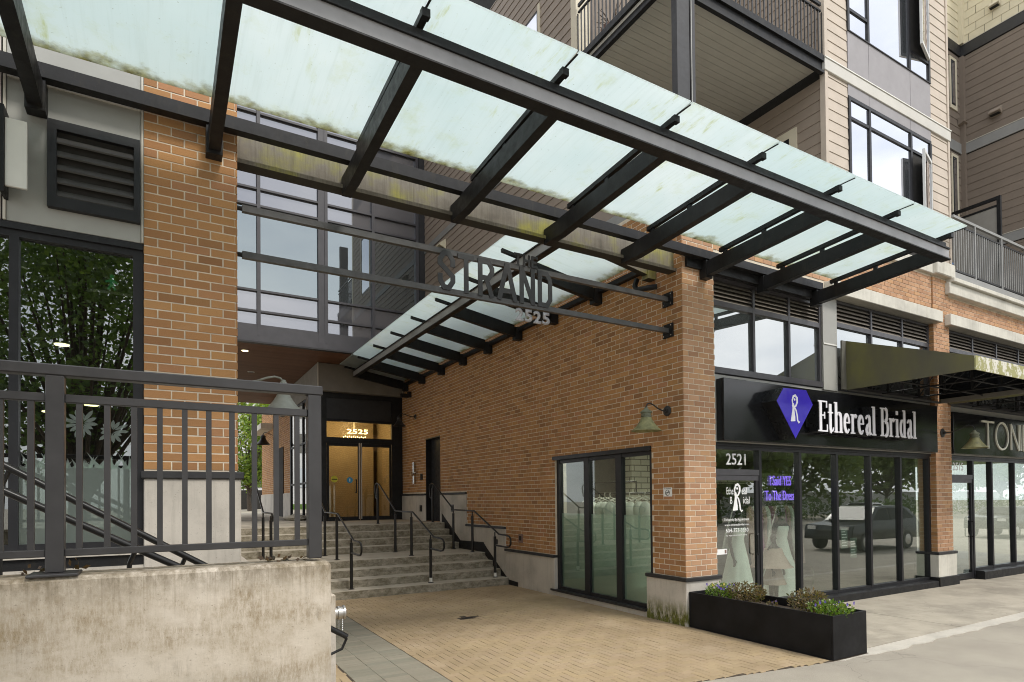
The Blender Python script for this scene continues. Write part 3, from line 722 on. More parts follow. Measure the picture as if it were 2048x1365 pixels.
# black skirting that follows the steps
pts = [(12.0, 0.0), (12.0, 0.10), (12.45, 0.12), (13.55, 0.80), (13.72, 0.93), (15.1, 0.90), (16.35, 1.62), (16.35, 1.30), (15.2, 0.60), (13.6, 0.60), (12.5, 0.0)]
MB().prism(pts, 'x', X0-0.041, X0-0.0285).build('skirting', 'black_metal', cb)
# side shop window: three fixed lights
wn = box('side_window', 'dark_frame', cb, X0-0.03, X0+0.16, 7.60, 10.55, 2.83, 2.905)
box('window_sill', 'charcoal_metal', wn, X0-0.06, X0+0.16, 7.737, 10.62, 0.097, 0.135)
for a, b in ((7.602, 7.70), (8.44, 8.60), (9.40, 9.56), (10.40, 10.50)): box('mullion', 'dark_frame', wn, X0+0.05, X0+0.15, a, b, 0.135, 2.83)
for a, b in ((7.70, 8.44), (8.60, 9.40), (9.56, 10.40)):
    box('rail', 'dark_frame', wn, X0+0.06, X0+0.14, a, b, 0.135, 0.20); box('rail', 'dark_frame', wn, X0+0.06, X0+0.14, a, b, 2.76, 2.83)
    box('pane', 'glass_side', wn, X0+0.098, X0+0.104, a, b, 0.20, 2.76)
    box('film', 'window_film', wn, X0+0.106, X0+0.108, a, b, 0.20, 1.72)
# recessed service door beside the steps
dr_ = box('service_door', 'black_metal', cb, X0+0.16, X0+0.20, 16.53, 17.63, 1.363, 3.90)
MB().tube([(X0+0.15, 16.68, 2.3), (X0+0.08, 16.68, 2.3), (X0+0.08, 16.68, 2.46), (X0+0.15, 16.68, 2.46)], 0.011, 6).build('handle', 'chrome', dr_)
for q_ in ((16.523, 16.54), (17.62, 17.637)): box('door_jamb', 'black_metal', cb, X0-0.004, X0+0.19, q_[0], q_[1], 1.363, 3.90)
box('door_head', 'charcoal_metal', cb, X0-0.01, X0+0.2, 16.523, 17.637, 3.90, 3.93)

# street front, ground floor: two shopfronts divided by a brick pilaster
def pilaster(xa, xb):
    p = box('pilaster', 'mortar', cb, xa+0.012, xb-0.008, Y0+0.008, Y0+0.40, 0.74, 6.98)
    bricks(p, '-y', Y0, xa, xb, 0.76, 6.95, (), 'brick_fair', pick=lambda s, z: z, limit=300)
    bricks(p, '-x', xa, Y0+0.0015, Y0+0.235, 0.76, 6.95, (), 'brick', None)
    b = MB().bbox(xa-0.06, xb+0.05, Y0-0.045, Y0+0.45, 0.20, 0.70, b=0.008).build('pedestal', 'stone_trim', p, fix=False)
    MB().bbox(xa-0.075, xb+0.065, Y0-0.06, Y0+0.46, 0.70, 0.755, b=0.006).build('cap_flashing', 'charcoal_metal', p, fix=False)
    MB().bbox(xa-0.09, xb+0.08, Y0-0.08, Y0+0.45, -0.02, 0.20, b=0.006).build('base_block', 'black_metal', p, fix=False)
pilaster(14.905, 15.60)
def front(name, x0, x1, zs, zh, mull, door=None, ys=Y0+0.13):
    """glazed shopfront: sill, head, mullions, panes (and a door leaf between the first two mullions)"""
    f = box(name, 'dark_frame', cb, x0, x1, ys, ys+0.12, zh, zh+0.055)
    box('head_rail', 'dark_frame', f, x0, x1, ys-0.025, ys+0.11, zh+0.055, zh+0.10)
    xs = [x0]+mull+[x1]
    for m in [x0+0.03]+mull+[x1-0.03]: box('mullion', 'dark_frame', f, m-0.032, m+0.032, ys-0.002, ys+0.118, 0.02, zh)
    for i, (a, b) in enumerate(zip(xs, xs[1:])):
        a2, b2 = a+(0.062 if i == 0 else 0.032), b-(0.062 if i == len(xs)-2 else 0.032)
        if door is not None and i == door:
            box('transom_bar', 'grey_frame', f, a2, b2, ys, ys+0.115, 2.40, 2.50)
            box('transom_pane', 'glass_shop', f, a2, b2, ys+0.055, ys+0.061, 2.50, zh)
            d = box('door', 'grey_frame', f, a2+0.004, b2-0.004, ys+0.01, ys+0.06, 2.31, 2.395)
            box('stile', 'dark_frame', d, a2+0.004, a2+0.075, ys+0.01, ys+0.06, 0.03, 2.31); box('stile', 'dark_frame', d, b2-0.075, b2-0.004, ys+0.01, ys+0.06, 0.03, 2.31)
            box('bottom_rail', 'dark_frame', d, a2+0.075, b2-0.075, ys+0.01, ys+0.06, 0.03, 0.16)
            box('pane', 'glass_shop', d, a2+0.075, b2-0.075, ys+0.034, ys+0.039, 0.16, 2.31)
            for sy in (ys-0.045,):
                MB().tube([(b2-0.10, ys+0.01, 1.02), (b2-0.10, sy, 1.02), (b2-0.13, sy-0.005, 1.04), (b2-0.13, sy-0.005, 1.36), (b2-0.10, sy, 1.38), (b2-0.10, ys+0.01, 1.38)], 0.014, 8).build('handle', 'black_metal', d, True)
        else:
            box('bottom_rail', 'dark_frame', f, a2, b2, ys+0.002, ys+0.116, zs, zs+0.06)
            box('pane', 'glass_shop', f, a2, b2, ys+0.055, ys+0.061, zs+0.06, zh)
    return f
f1 = front('shopfront', 7.858, 14.90, 0.135, 2.84, [9.12, 10.25, 11.40, 12.55, 13.70], door=0)
MB().prism([(Y0+0.14, -0.02), (Y0-0.06, -0.02), (Y0-0.06, 0.12), (Y0-0.04, 0.135), (Y0+0.14, 0.135)], 'x', 9.12, 14.80).build('sill_step', 'black_metal', f1)
f2 = front('shopfront', 15.62, 24.0, 0.20, 2.84, [16.92, 17.9, 19.15, 20.4, 21.6, 22.8], door=0)
MB().prism([(Y0+0.14, -0.02), (Y0-0.06, -0.02), (Y0-0.06, 0.18), (Y0-0.04, 0.20), (Y0+0.14, 0.20)], 'x', 16.95, 24.0).build('sill_step', 'black_metal', f2)
# sign zone backing, mezzanine windows with louvres, brick and stone above
box('sign_zone', 'panel_grey', cb, 7.857, 24.0, Y0+0.10, Y0+0.40, 2.95, 4.08)
def louver_window(x0, x1, mull, z0, z1, zl, ys=Y0+0.10, tail=True):
    f = box('mezzanine_window', 'grey_frame', cb, x0, x1, ys, ys+0.10, z1-0.05, z1)
    box('sill', 'grey_frame', f, x0, x1, ys-0.03, ys+0.10, z0, z0+0.10)
    xs = [x0]+mull+[x1]
    for m in [x0+0.025]+mull+[x1-0.025]: box('mullion', 'grey_frame', f, m-0.027, m+0.027, ys-0.003, ys+0.10, z0+0.10, z1-0.05)
    for i, (a, b) in enumerate(zip(xs, xs[1:])):
        a2, b2 = a+(0.052 if i == 0 else 0.027), b-(0.052 if i == len(xs)-2 else 0.027)
        box('transom_bar', 'grey_frame', f, a2, b2, ys-0.001, ys+0.10, zl-0.09, zl)
        box('pane', 'glass_mezzanine', f, a2, b2, ys+0.05, ys+0.06, z0+0.10, zl-0.09)
        box('louver_back', 'gap_dark', f, a2, b2, ys+0.085, ys+0.10, zl, z1-0.05)
        n = max(3, int((z1-0.05-zl)/0.066)); st_ = (z1-0.05-zl)/n
        for k in range(n):
            zz = zl+k*st_
            MB().prism([(ys+0.005, zz+0.002), (ys+0.012, zz-0.004+0.006), (ys+0.075, zz+st_*0.95), (ys+0.066, zz+st_*0.97)], 'x', a2, b2).build('louver_slat', 'louver_metal', f)
    return f
louver_window(7.862, 10.90, [8.97, 9.95], 4.10, 5.72, 5.33)
louver_window(11.36, 14.90, [12.62, 13.80], 4.10, 5.86, 5.43)
louver_window(15.62, 22.2, [16.95, 18.2, 19.45, 20.7], 4.10, 5.86, 5.45)
mp = box('metal_panel', 'panel_grey', cb, 10.905, 11.355, Y0+0.06, Y0+0.30, 4.06, 5.84)
box('panel_joint', 'white_panel', mp, 10.905, 11.33, Y0+0.045, Y0+0.06, 4.93, 4.955)
for x in (10.935, 11.30): 
    for z in (4.2, 4.55, 5.2, 5.55): MB().lathe([(0.008, 0), (0.008, 0.004)], (x, Y0+0.056, z), 6, axis='y').build('rivet', 'panel_trim', mp)
box('header_panel', 'charcoal_metal', cb, 7.86, 10.90, Y0+0.06, Y0+0.30, 5.725, 6.0)
for a, b in ((10.95, 15.05), (15.40, 24.0)):
    MB().bbox(a, b, Y0-0.13, Y0+0.30, 5.87, 6.12, b=0.01).build('stone_lintel', 'stone_trim', cb, fix=False)
fw = MB().box(7.85, 14.90, Y0+0.038, Y0+0.30, 6.12, 6.98).box(15.60, 24.0, Y0+0.038, Y0+0.30, 6.12, 6.98).box(7.85, 10.94, Y0+0.038, Y0+0.30, 6.0, 6.12).build('front_wall', 'mortar', cb, fix=False)
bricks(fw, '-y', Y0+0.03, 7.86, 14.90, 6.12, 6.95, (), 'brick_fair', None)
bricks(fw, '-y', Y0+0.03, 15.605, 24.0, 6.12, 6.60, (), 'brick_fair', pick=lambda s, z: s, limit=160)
MB().bbox(15.45, 24.0, Y0-0.10, Y0+0.30, 6.60, 6.86, b=0.012).build('stone_band', 'stone_trim', cb, fix=False)
MB().bbox(15.50, 24.0, Y0-0.17, Y0+0.30, 6.86, 6.96, b=0.012).build('stone_band', 'stone_trim', cb, fix=False)
MB().bbox(14.85, 15.66, Y0-0.13, Y0+0.30, 6.95, 7.26, b=0.02).build('stone_cap', 'stone_trim', cb, fix=False)
MB().bbox(7.85, 14.86, Y0-0.04, Y0+0.30, 6.96, 7.2, b=0.012).build('stone_band', 'stone_trim', cb, fix=False)
box('terrace_slab', 'trim_grey', cb, 15.5, 24.0, Y0-0.06, 9.2, 6.965, 7.16)
box('podium_roof', 'trim_grey', cb, X0+0.02, 16.2, Y0+0.31, 20, 6.985, 7.18)

# ------------------------------------------------------------------ apartments above
YB = 7.11
uw = box('siding_wall', 'gap_dark', cb, X0+0.04, X0+0.35, 9.62, 17.75, 7.185, 16.0)
vents_h = [(11.1, 12.2, 9.3, 13.0), (9.0, 9.3, 0, 0)]
boards(uw, '-x', X0+0.04, 9.78, 17.74, 7.19, 9.75, 'siding_brown', 0.2)
boards(uw, '-x', X0+0.04, 9.78, 17.74, 9.95, 14.4, 'siding_brown', 0.2, holes=[(11.0, 12.1, 10.5, 12.8)])
box('belt_band', 'trim_grey', uw, X0+0.015, X0+0.04, 9.78, 17.74, 9.76, 9.94)
box('corner_trim', 'trim_cream', uw, X0+0.012, X0+0.36, 9.60, 9.775, 7.185, 16.0)
ww = box('side_apartment_window', 'dark_frame', uw, X0+0.03, X0+0.10, 11.0, 12.1, 10.5, 12.8)
box('pane', 'glass_upper', ww, X0+0.024, X0+0.029, 11.06, 12.04, 10.56, 12.74)
for a in ((10.92, 11.0), (12.1, 12.18)): box('trim', 'trim_cream', ww, X0+0.005, X0+0.04, a[0], a[1], 10.42, 12.88)
# projecting bay
by = box('bay_wall', 'gap_dark', cb, 11.45, 16.33, YB+0.02, 10.5, 7.19, 17.0)
WZ = [(7.95, 10.26), (11.62, 14.2)]
for sx0, sx1 in ((11.50, 12.20), (15.50, 16.28)):
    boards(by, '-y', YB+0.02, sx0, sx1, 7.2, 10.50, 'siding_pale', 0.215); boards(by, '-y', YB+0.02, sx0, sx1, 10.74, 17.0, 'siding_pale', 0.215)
for a, b in ((11.40, 11.50), (16.28, 16.36)): box('corner_trim', 'siding_pale', by, a, b, YB-0.012, YB+0.10, 7.19, 17.0)
MB().bbox(11.38, 16.38, YB-0.03, YB+0.05, 10.50, 10.74, b=0.008).build('belt_band', 'belt_pale', by, fix=False)
box('belt_drip', 'white_panel', by, 11.37, 16.39, YB-0.045, YB+0.05, 10.742, 10.762)
MX = [12.20, 12.96, 14.61, 15.50]
for k, (za, zb) in enumerate(WZ):
    f = box('bay_window', 'dark_frame', by, MX[0], MX[3], YB-0.01, YB+0.02, zb-0.07, zb)
    for m in (MX[0]+0.035, MX[1], MX[2], MX[3]-0.035): box('mullion', 'dark_frame', f, m-0.035, m+0.035, YB-0.02, YB+0.02, za, zb-0.07)
    zt = 9.78 if k == 0 else 12.05
    for i in range(3):
        a, b = MX[i]+(0.07 if i == 0 else 0.035), MX[i+1]-(0.07 if i == 2 else 0.035)
        if i == 2:      # opened casement: a dim room shows behind
            z_lo, z_hi = (za, zt) if k == 0 else (zt+0.06, zb-0.07)
            box('pane', 'glass_upper', f, a, b, YB+0.010, YB+0.016, (zt+0.06) if k == 0 else za, (zb-0.07) if k == 0 else zt)
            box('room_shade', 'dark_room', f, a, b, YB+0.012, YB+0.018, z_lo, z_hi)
            box('transom_bar', 'dark_frame', f, a, b, YB-0.015, YB+0.02, zt, zt+0.06)
            for z0_, z1_ in ((z_lo+0.02, z_hi-0.02),):
                hx, hy = b, YB-0.02; an = R(205); L_ = b-a-0.02
                ex, ey = hx-L_*math.cos(R(15)), hy-L_*math.sin(R(15))
                s_ = MB(); d = Vector((ex-hx, ey-hy, 0)).normalized()
                for q0, q1, za_, zb_ in ((0, 0.06, z0_, z1_), (L_-0.06, L_, z0_, z1_), (0.06, L_-0.06, z0_, z0_+0.07), (0.06, L_-0.06, z1_-0.07, z1_)):
                    p, q = Vector((hx, hy, (za_+zb_)/2))+d*q0, Vector((hx, hy, (za_+zb_)/2))+d*q1
                    s_.beam(p, q, 0.05, zb_-za_)
                sash = s_.build('open_sash', 'white_sash', f)
                s2 = MB(); s2.beam(Vector((hx, hy, (z0_+z1_)/2))+d*0.06, Vector((hx, hy, (z0_+z1_)/2))+d*(L_-0.06), 0.006, z1_-z0_-0.14)
                s2.build('pane', 'glass_upper', sash)
        else:
            if k == 0 or i == 0:
                box('transom_bar', 'dark_frame', f, a, b, YB-0.015, YB+0.02, zt, zt+0.06)
                box('pane', 'glass_upper', f, a, b, YB+0.010, YB+0.016, za, zt); box('pane', 'glass_upper', f, a, b, YB+0.010, YB+0.016, zt+0.06, zb-0.07)
            else: box('pane', 'glass_upper', f, a, b, YB+0.010, YB+0.016, za, zb-0.07)
    if k == 0:
        for i in range(3): box('head_panel', 'spandrel_grey', by, MX[i]+(0.0 if i == 0 else 0.006), MX[i+1]-0.006, YB-0.004, YB+0.02, 10.262, 10.498)
for i in range(3):
    box('spandrel_panel', 'spandrel_grey', by, MX[i]+0.006, MX[i+1]-0.006, YB-0.008, YB+0.02, 10.765, 11.60)
box('spandrel_drip', 'charcoal_metal', by, MX[0], MX[3], YB-0.03, YB+0.02, 11.60, 11.62)
# bay's flank towards the balcony
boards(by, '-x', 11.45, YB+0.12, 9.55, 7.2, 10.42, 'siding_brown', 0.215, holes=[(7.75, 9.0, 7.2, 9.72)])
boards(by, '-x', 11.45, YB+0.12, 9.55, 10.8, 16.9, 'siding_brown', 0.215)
bw = box('balcony_door', 'trim_cream', by, 11.415, 11.449, 7.75, 9.0, 7.2, 9.72)
box('door_frame', 'dark_frame', bw, 11.405, 11.414, 7.92, 8.83, 7.22, 9.55); box('pane', 'glass_upper', bw, 11.398, 11.404, 7.98, 8.77, 7.3, 9.48)
box('balcony_back', 'siding_dark', cb, X0+0.37, 11.449, 9.60, 9.75, 7.19, 16.0)
# balcony: steel frame, boarded soffit, column at the corner
sl = box('balcony_deck', 'white_panel', cb, X0+0.05, 11.37, YB+0.06, 9.58, 10.60, 10.72)
for i in range(16): box('soffit_board', 'soffit_board', sl, X0+0.16, 11.36, 7.30+i*0.142, 7.30+i*0.142+0.136, 10.575, 10.598)
ef = MB(); ef.box(X0+0.0, 11.37, YB-0.02, YB+0.055, 10.42, 10.47); ef.box(X0, 11.37, YB+0.03, YB+0.055, 10.47, 10.66); ef.box(X0, 11.37, YB-0.02, YB+0.055, 10.66, 10.78); ef.build('edge_beam', 'black_metal', sl)
ef = MB(); ef.box(X0, X0+0.09, YB+0.06, 9.55, 10.42, 10.47); ef.box(X0+0.06, X0+0.09, YB+0.06, 9.55, 10.47, 10.66); ef.box(X0-0.01, X0+0.09, YB+0.06, 9.55, 10.66, 10.78); ef.build('edge_beam', 'black_metal', sl)
cl = MB(); cl.box(X0+0.12, X0+0.40, YB-0.10, YB-0.055, 7.2, 14); cl.box(X0+0.41, X0+0.52, YB-0.11, YB-0.05, 7.2, 14); cl.box(X0+0.13, X0+0.5, YB-0.05, YB+0.03, 7.2, 14)
cl.build('balcony_column', 'charcoal_metal', cb); MB().box(X0+0.425, X0+0.44, YB-0.118, YB-0.111, 7.2, 14).build('column_strip', 'panel_grey', cb)
br = MB().box(X0+0.30, 11.36, YB+0.02, YB+0.06, 11.80, 11.86).box(X0+0.02, X0+0.06, YB+0.07, 9.55, 11.80, 11.86).box(X0+0.30, 11.36, YB+0.02, YB+0.06, 11.68, 11.71).box(X0+0.02, X0+0.06, YB+0.07, 9.55, 11.68, 11.71).build('balcony_railing', 'black_metal', cb, fix=False)
for i in range(34): box('baluster', 'charcoal_metal', br, X0+0.62+i*0.11, X0+0.642+i*0.11, YB+0.03, YB+0.05, 10.785, 11.68)
for i in range(22): box('baluster', 'charcoal_metal', br, X0+0.03, X0+0.05, YB+0.14+i*0.11, YB+0.162+i*0.11, 10.785, 11.68)
bp = thing('flower_pot', 'brown clay pot with a dead plant on the upper balcony', 'pot', (7.65, 9.1, 10.72))
MB().lathe([(0.13, 0), (0.17, 0.25), (0.21, 0.42), (0.23, 0.43), (0.23, 0.5), (0.19, 0.5), (0.18, 0.44)], (7.65, 9.1, 10.722), 14).build('pot', 'terracotta', bp, True)
mb = MB()
for k in range(24):
    a, h = random.uniform(0, 6.28), random.uniform(0.15, 0.45)
    mb.tube([(7.65, 9.1, 11.14), (7.65+0.12*math.cos(a), 9.1+0.12*math.sin(a), 11.14+h*0.7), (7.65+0.3*math.cos(a), 9.1+0.3*math.sin(a), 11.14+h)], 0.006, 4)
mb.build('dry_stems', 'leaf_dry', bp)

# ------------------------------------------------------------------ left shop building
lb = thing('left_shop_building', 'grey panelled shop with a brick corner pillar left of the passage', 'building', (-1.5, 8, 0))
XL0, XL1 = -0.155, 0.682
pr = box('brick_pillar', 'mortar', lb, XL0+0.004, XL1-0.01, Y0+0.0045, Y0+0.55, 2.33, 7.6)
bricks(pr, '-y', Y0, XL0, XL1, 2.344, 7.55, (), 'brick', pick=lambda s, z: z, limit=300, flip=0, phase=0.0)
bricks(pr, '+x', XL1, Y0+0.0015, Y0+0.55, 2.344, 7.55, (), 'brick', None)
pb = MB().bbox(XL0-0.0, XL1+0.028, Y0-0.03, Y0+0.58, -0.02, 2.262, b=0.012).build('pillar_base', 'concrete', lb, fix=False)
MB().bbox(XL0-0.02, XL1+0.055, Y0-0.055, Y0+0.60, 2.262, 2.335, b=0.008).build('cap_flashing', 'charcoal_metal', pb, fix=False)
box('passage_wall', 'mortar', lb, 0.30, 0.672, Y0+0.56, 17.7, -0.02, 7.6)
us = box('unseen_storeys', 'siding_brown', lb, -14, 0.66, Y0+0.3, 17.6, 7.61, 16.5)  # unseen storeys, added to keep sky light off the passage wall
for k in range(2):
    for j in range(3): box('passage_window', 'glass_upper', us, 0.661, 0.68, 9+j*3, 10.6+j*3, 8.6+k*3.1, 10.6+k*3.1)
# shop window
lw = box('shop_window', 'dark_frame', lb, -4.6, XL0-0.003, Y0+0.05, Y0+0.16, 4.44, 4.50)
box('head_rail', 'dark_frame', lw, -4.6, XL0-0.003, Y0+0.02, Y0+0.15, 4.50, 4.56)
for a, b in ((-0.245, -0.158), (-1.19, -1.12), (-2.5, -2.43), (-3.8, -3.73)): box('mullion', 'dark_frame', lw, a, b, Y0+0.05, Y0+0.155, 1.60, 4.44)
for a, b in ((-1.12, -0.245), (-2.43, -1.19), (-3.73, -2.5)):
    box('bottom_rail', 'dark_frame', lw, a, b, Y0+0.055, Y0+0.15, 1.60, 1.66)
    box('pane', 'glass_shop_left', lw, a, b, Y0+0.098, Y0+0.104, 1.66, 4.44)
box('sill', 'concrete', lw, -4.6, XL0-0.002, Y0-0.02, Y0+0.16, 1.53, 1.598)
box('sill_face', 'black_metal', lb, -4.6, XL0-0.002, Y0+0.005, Y0+0.15, 1.43, 1.528)
box('stem_wall', 'concrete', lb, -4.6, XL0-0.002, Y0-0.01, Y0+0.3, -0.02, 1.428)
# vinyl grass and flowers on the pane (flat print)
random.seed(21); vn = MB()
for k in range(60):
    x = random.uniform(-1.10, -0.26); h = random.uniform(0.05, 0.16); lean = random.uniform(-0.1, 0.1)
    vn.add([(x-0.02, Y0+0.096-k*2e-5, 2.36), (x+0.02, Y0+0.096-k*2e-5, 2.36), (x+lean, Y0+0.096-k*2e-5, 2.36+h)], [(0, 1, 2)])
vn.add([(-1.12, Y0+0.0962, 1.66), (-0.245, Y0+0.0962, 1.66), (-0.245, Y0+0.0962, 2.365), (-1.12, Y0+0.0962, 2.365)], [(0, 1, 2, 3)])
vn.build('vinyl_print', 'window_film', lw, fix=False)
vf = MB()
for cx, cz, r in ((-0.66, 2.78, 0.13), (-0.42, 2.72, 0.12)):
    for k in range(13):
        a = 2*math.pi*k/13; l_ = r*random.uniform(0.75, 1.25); ca_, sa_ = math.cos(a), math.sin(a); vf.add([(cx+ca_*f_*l_-sa_*w_*r, Y0+0.0958-k*1e-4, cz+sa_*f_*l_+ca_*w_*r) for f_, w_ in ((0.15, 0), (0.5, 0.13), (0.8, 0.12), (1.0, 0), (0.8, -0.12), (0.5, -0.13))], [tuple(range(6))])
vf.build('vinyl_flower', 'window_film', lw, fix=False)
# grey panels with trims, louvre
for a, b in ((-0.175, -0.157),): box('panel_edge', 'panel_trim', lb, a, b, Y0+0.0, Y0+0.20, 4.565, 6.4)
for a, b in ((-1.205, -0.178), (-2.6, -1.262)): 
    MB().bbox(a, b, Y0+0.02, Y0+0.2, 4.565, 6.4, b=0.004).build('wall_panel', 'panel_grey', lb, fix=False)
box('panel_joint', 'gap_dark', lb, -1.24, -1.228, Y0+0.03, Y0+0.19, 4.565, 6.4)
for a, b in ((-1.26, -1.241), (-1.227, -1.207)): box('panel_trim', 'panel_trim', lb, a, b, Y0+0.005, Y0+0.2, 4.565, 6.4)
box('top_trim', 'panel_trim', lb, -1.20, -0.18, Y0+0.008, Y0+0.02, 5.86, 5.92)
lv = thing('wall_louver', 'square black louvre vent in the grey panel beside the brick pillar', 'vent', (-0.55, Y0, 4.75))
fr = MB(); x0, x1, z0, z1 = -0.905, -0.185, 4.74, 5.545
fr.box(x0, x1, Y0-0.045, Y0+0.018, z1-0.085, z1); fr.box(x0, x1, Y0-0.045, Y0+0.018, z0, z0+0.10); fr.box(x0, x0+0.07, Y0-0.045, Y0+0.018, z0+0.10, z1-0.085); fr.box(x1-0.05, x1, Y0-0.045, Y0+0.018, z0+0.10, z1-0.085)
fr.build('frame', 'dark_frame', lv, fix=False)
box('back', 'gap_dark', lv, x0+0.07, x1-0.05, Y0+0.008, Y0+0.0185, z0+0.10, z1-0.085)
for k in range(5):
    zz = z0+0.11+k*0.124
    MB().prism([(Y0-0.04, zz), (Y0-0.033, zz-0.012), (Y0+0.006, zz+0.05), (Y0+0.0, zz+0.062)], 'x', x0+0.07, x1-0.05).build('slat', 'louver_dark', lv)
ls = thing('blade_sign', 'white panel sign with a black edge at the far left', 'sign', (-1.2, 6.7, 4.8))
box('sign_face', 'white_panel', ls, -1.185, -1.03, Y0-0.16, Y0-0.13, 4.80, 5.40, bev=0.004); box('sign_edge', 'black_metal', ls, -1.215, -1.187, Y0-0.18, Y0+0.015, 4.74, 5.50)
# interior of the left shop: back wall, ceiling lamps
li = box('shop_interior', 'dark_room', lb, -4.6, 0.28, 11.5, 11.6, 1.4, 5.0); box('interior_ceiling', 'dark_room', li, -4.6, 0.28, 7.1, 11.5, 4.95, 5.0); box('interior_floor', 'dark_room', li, -4.6, 0.28, 7.1, 11.5, 1.3, 1.40)
random.seed(5)
for k, (x, y, z) in enumerate(((-1.35, 9.2, 3.62), (-1.05, 9.0, 3.95), (-0.84, 9.0, 3.60), (-0.78, 9.3, 3.28), (-1.22, 9.4, 3.18))):
    pl = thing('pendant_lamp', ['yellow pendant lamp glow at the left edge behind the shop window', 'topmost yellow pendant lamp glow behind the shop window', 'middle yellow pendant lamp glow behind the shop window', 'lowest right yellow pendant lamp glow behind the shop window', 'lowest left yellow pendant lamp glow behind the shop window'][k], 'lamp', (x, y, z), 'pendant lamps inside the left shop')
    MB().lathe([(0.02, 0.10), (0.05, 0.09), (0.085, 0.02), (0.09, 0.0)], (x, y, z), 12).build('shade', 'lamp_dark', pl, True)
    MB().lathe([(0.075, -0.012), (0.078, 0.0)], (x, y, z-0.002), 12).build('bulb', 'lamp_glow', pl)
    MB().tube([(x, y, z+0.1), (x, y, 4.95)], 0.004, 5).build('cord', 'black_metal', pl)
eg = thing('exit_sign', 'green running man exit sign glowing behind the left shop window', 'sign', (-0.52, 8.8, 4.45))
box('shelf', 'white_panel', eg, -0.75, -0.25, 8.8, 8.86, 4.60, 4.615)
ex = MB(); ex.sphere((-0.53, 8.8, 4.58), 0.04); ex.box(-0.57, -0.49, 8.79, 8.81, 4.38, 4.53); ex.beam((-0.55, 8.8, 4.39), (-0.60, 8.8, 4.31), 0.02, 0.035); ex.beam((-0.51, 8.8, 4.39), (-0.48, 8.8, 4.31), 0.02, 0.035); ex.beam((-0.50, 8.8, 4.5), (-0.43, 8.8, 4.44), 0.02, 0.03); ex.beam((-0.56, 8.8, 4.5), (-0.64, 8.8, 4.46), 0.02, 0.03); ex.v = [(-0.53+(x+0.53)*0.6, y, 4.63+(z-4.30)*0.6) for x, y, z in ex.v]; ex.build('running_man', 'exit_green', eg)

# ------------------------------------------------------------------ glass bridge over the passage
gb = thing('glass_bridge', 'glazed upper bridge spanning the passage with grey mullions', 'bridge', (4, 17.8, 6.4))
YG = 17.8
cols = [0.7, 1.30, 2.30, 3.94, 4.12, 5.52, 6.93]
rows = [6.85, 7.25, 7.82, 10.17, 10.64, 12.75, 13.3, 15.0]
fr = MB()
for c in cols: fr.box(c-0.045, c+0.045, YG-0.09, YG+0.05, 6.57, 15)
fr.build('mullion_frame', 'grey_frame', gb, fix=False)
box('wide_mullion', 'grey_frame', gb, 3.95, 4.11, YG-0.07, YG+0.05, 6.57, 15)
box('end_mullion', 'charcoal_metal', gb, 6.98, X0+0.04, YG-0.12, YG+0.05, 6.57, 15)
for a, b in zip(cols, cols[1:]):
    if b-a < 0.3: continue
    for i, (p, q) in enumerate(zip(rows, rows[1:])):
        box('crossbar', 'grey_frame', gb, a+0.046, b-0.046, YG-0.075, YG+0.05, p-0.028, p+0.028)
        big = i == 2
        box('pane', 'glass_bridge' if big else 'glass_bridge_spandrel', gb, a+0.046, b-0.046, YG+0.0, YG+0.02, p+0.029, q-0.029)
box('edge_beam', 'grey_frame', gb, 0.68, X0+0.03, YG-0.085, YG+0.05, 6.40, 6.82)
box('edge_trim', 'charcoal_metal', gb, 0.68, X0+0.03, YG-0.13, YG+0.05, 6.36, 6.40)
random.seed(9)
y = YG+0.06
bd = 0
while y < 29.0:
    box('soffit_plank', 'soffit_wood', gb, -3.0 if y > 20 else 0.69, X0+0.02 if y < 19.5 else 4.32, y, y+0.132, 6.41, 6.44); y += 0.14
box('soffit_back', 'gap_dark', gb, -3.0, X0, YG+0.052, 29.2, 6.445, 6.5)
box('bridge_back', 'gap_dark', gb, 0.5, X0, 19.0, 19.1, 6.5, 15)
for (x, y_) in ((2.08, 18.95), (2.6, 22.0)):
    dl = thing('downlight', 'lit round downlight in the dark timber soffit near the pillar' if y_ < 20 else 'unlit small downlight deeper in the dark timber soffit', 'lamp', (x, y_, 6.4), 'soffit downlights')
    MB().lathe([(0.11, 0), (0.11, 0.012)], (x, y_, 6.396), 16).build('trim_ring', 'white_panel', dl)
    MB().lathe([(0.085, 0), (0.085, 0.004)], (x, y_, 6.391), 16).build('lens', 'lamp_glow' if y_ < 20 else 'lamp_dark', dl)

# ------------------------------------------------------------------ lobby entrance
en = thing('lobby_entrance', 'black framed lobby entrance with warm lit glass doors under a grey bulkhead', 'entrance', (5.7, 19.7, 1.36))
YD = 19.75; zL = 1.363
MB().bbox(4.25, X0-0.002, 19.5, 26.6, 5.53, 6.40, b=0.01).build('bulkhead', 'bulkhead_grey', en, fix=False)
box('bulkhead_joint', 'panel_trim', en, 7.04, 7.055, 19.49, 19.5, 5.53, 6.40); box('bulkhead_corner', 'panel_trim', en, 4.245, 4.275, 19.492, 19.52, 5.53, 6.40)
fr = MB()
for a, b in ((4.26, 4.58), (6.76, X0-0.004)): fr.box(a, b, YD, YD+0.14, zL, 5.53)
for a, b in ((5.36, 5.53), (4.60, 4.68), (3.90, 4.08)): fr.box(4.58, 6.76, YD+0.005, YD+0.135, a, b)
fr.build('door_frame', 'black_metal', en, fix=False)
box('upper_panel', 'charcoal_metal', en, 4.58, 6.76, YD+0.05, YD+0.08, 4.68, 5.36)
box('transom_pane', 'glass_door', en, 4.58, 6.76, YD+0.06, YD+0.066, 4.08, 4.60)
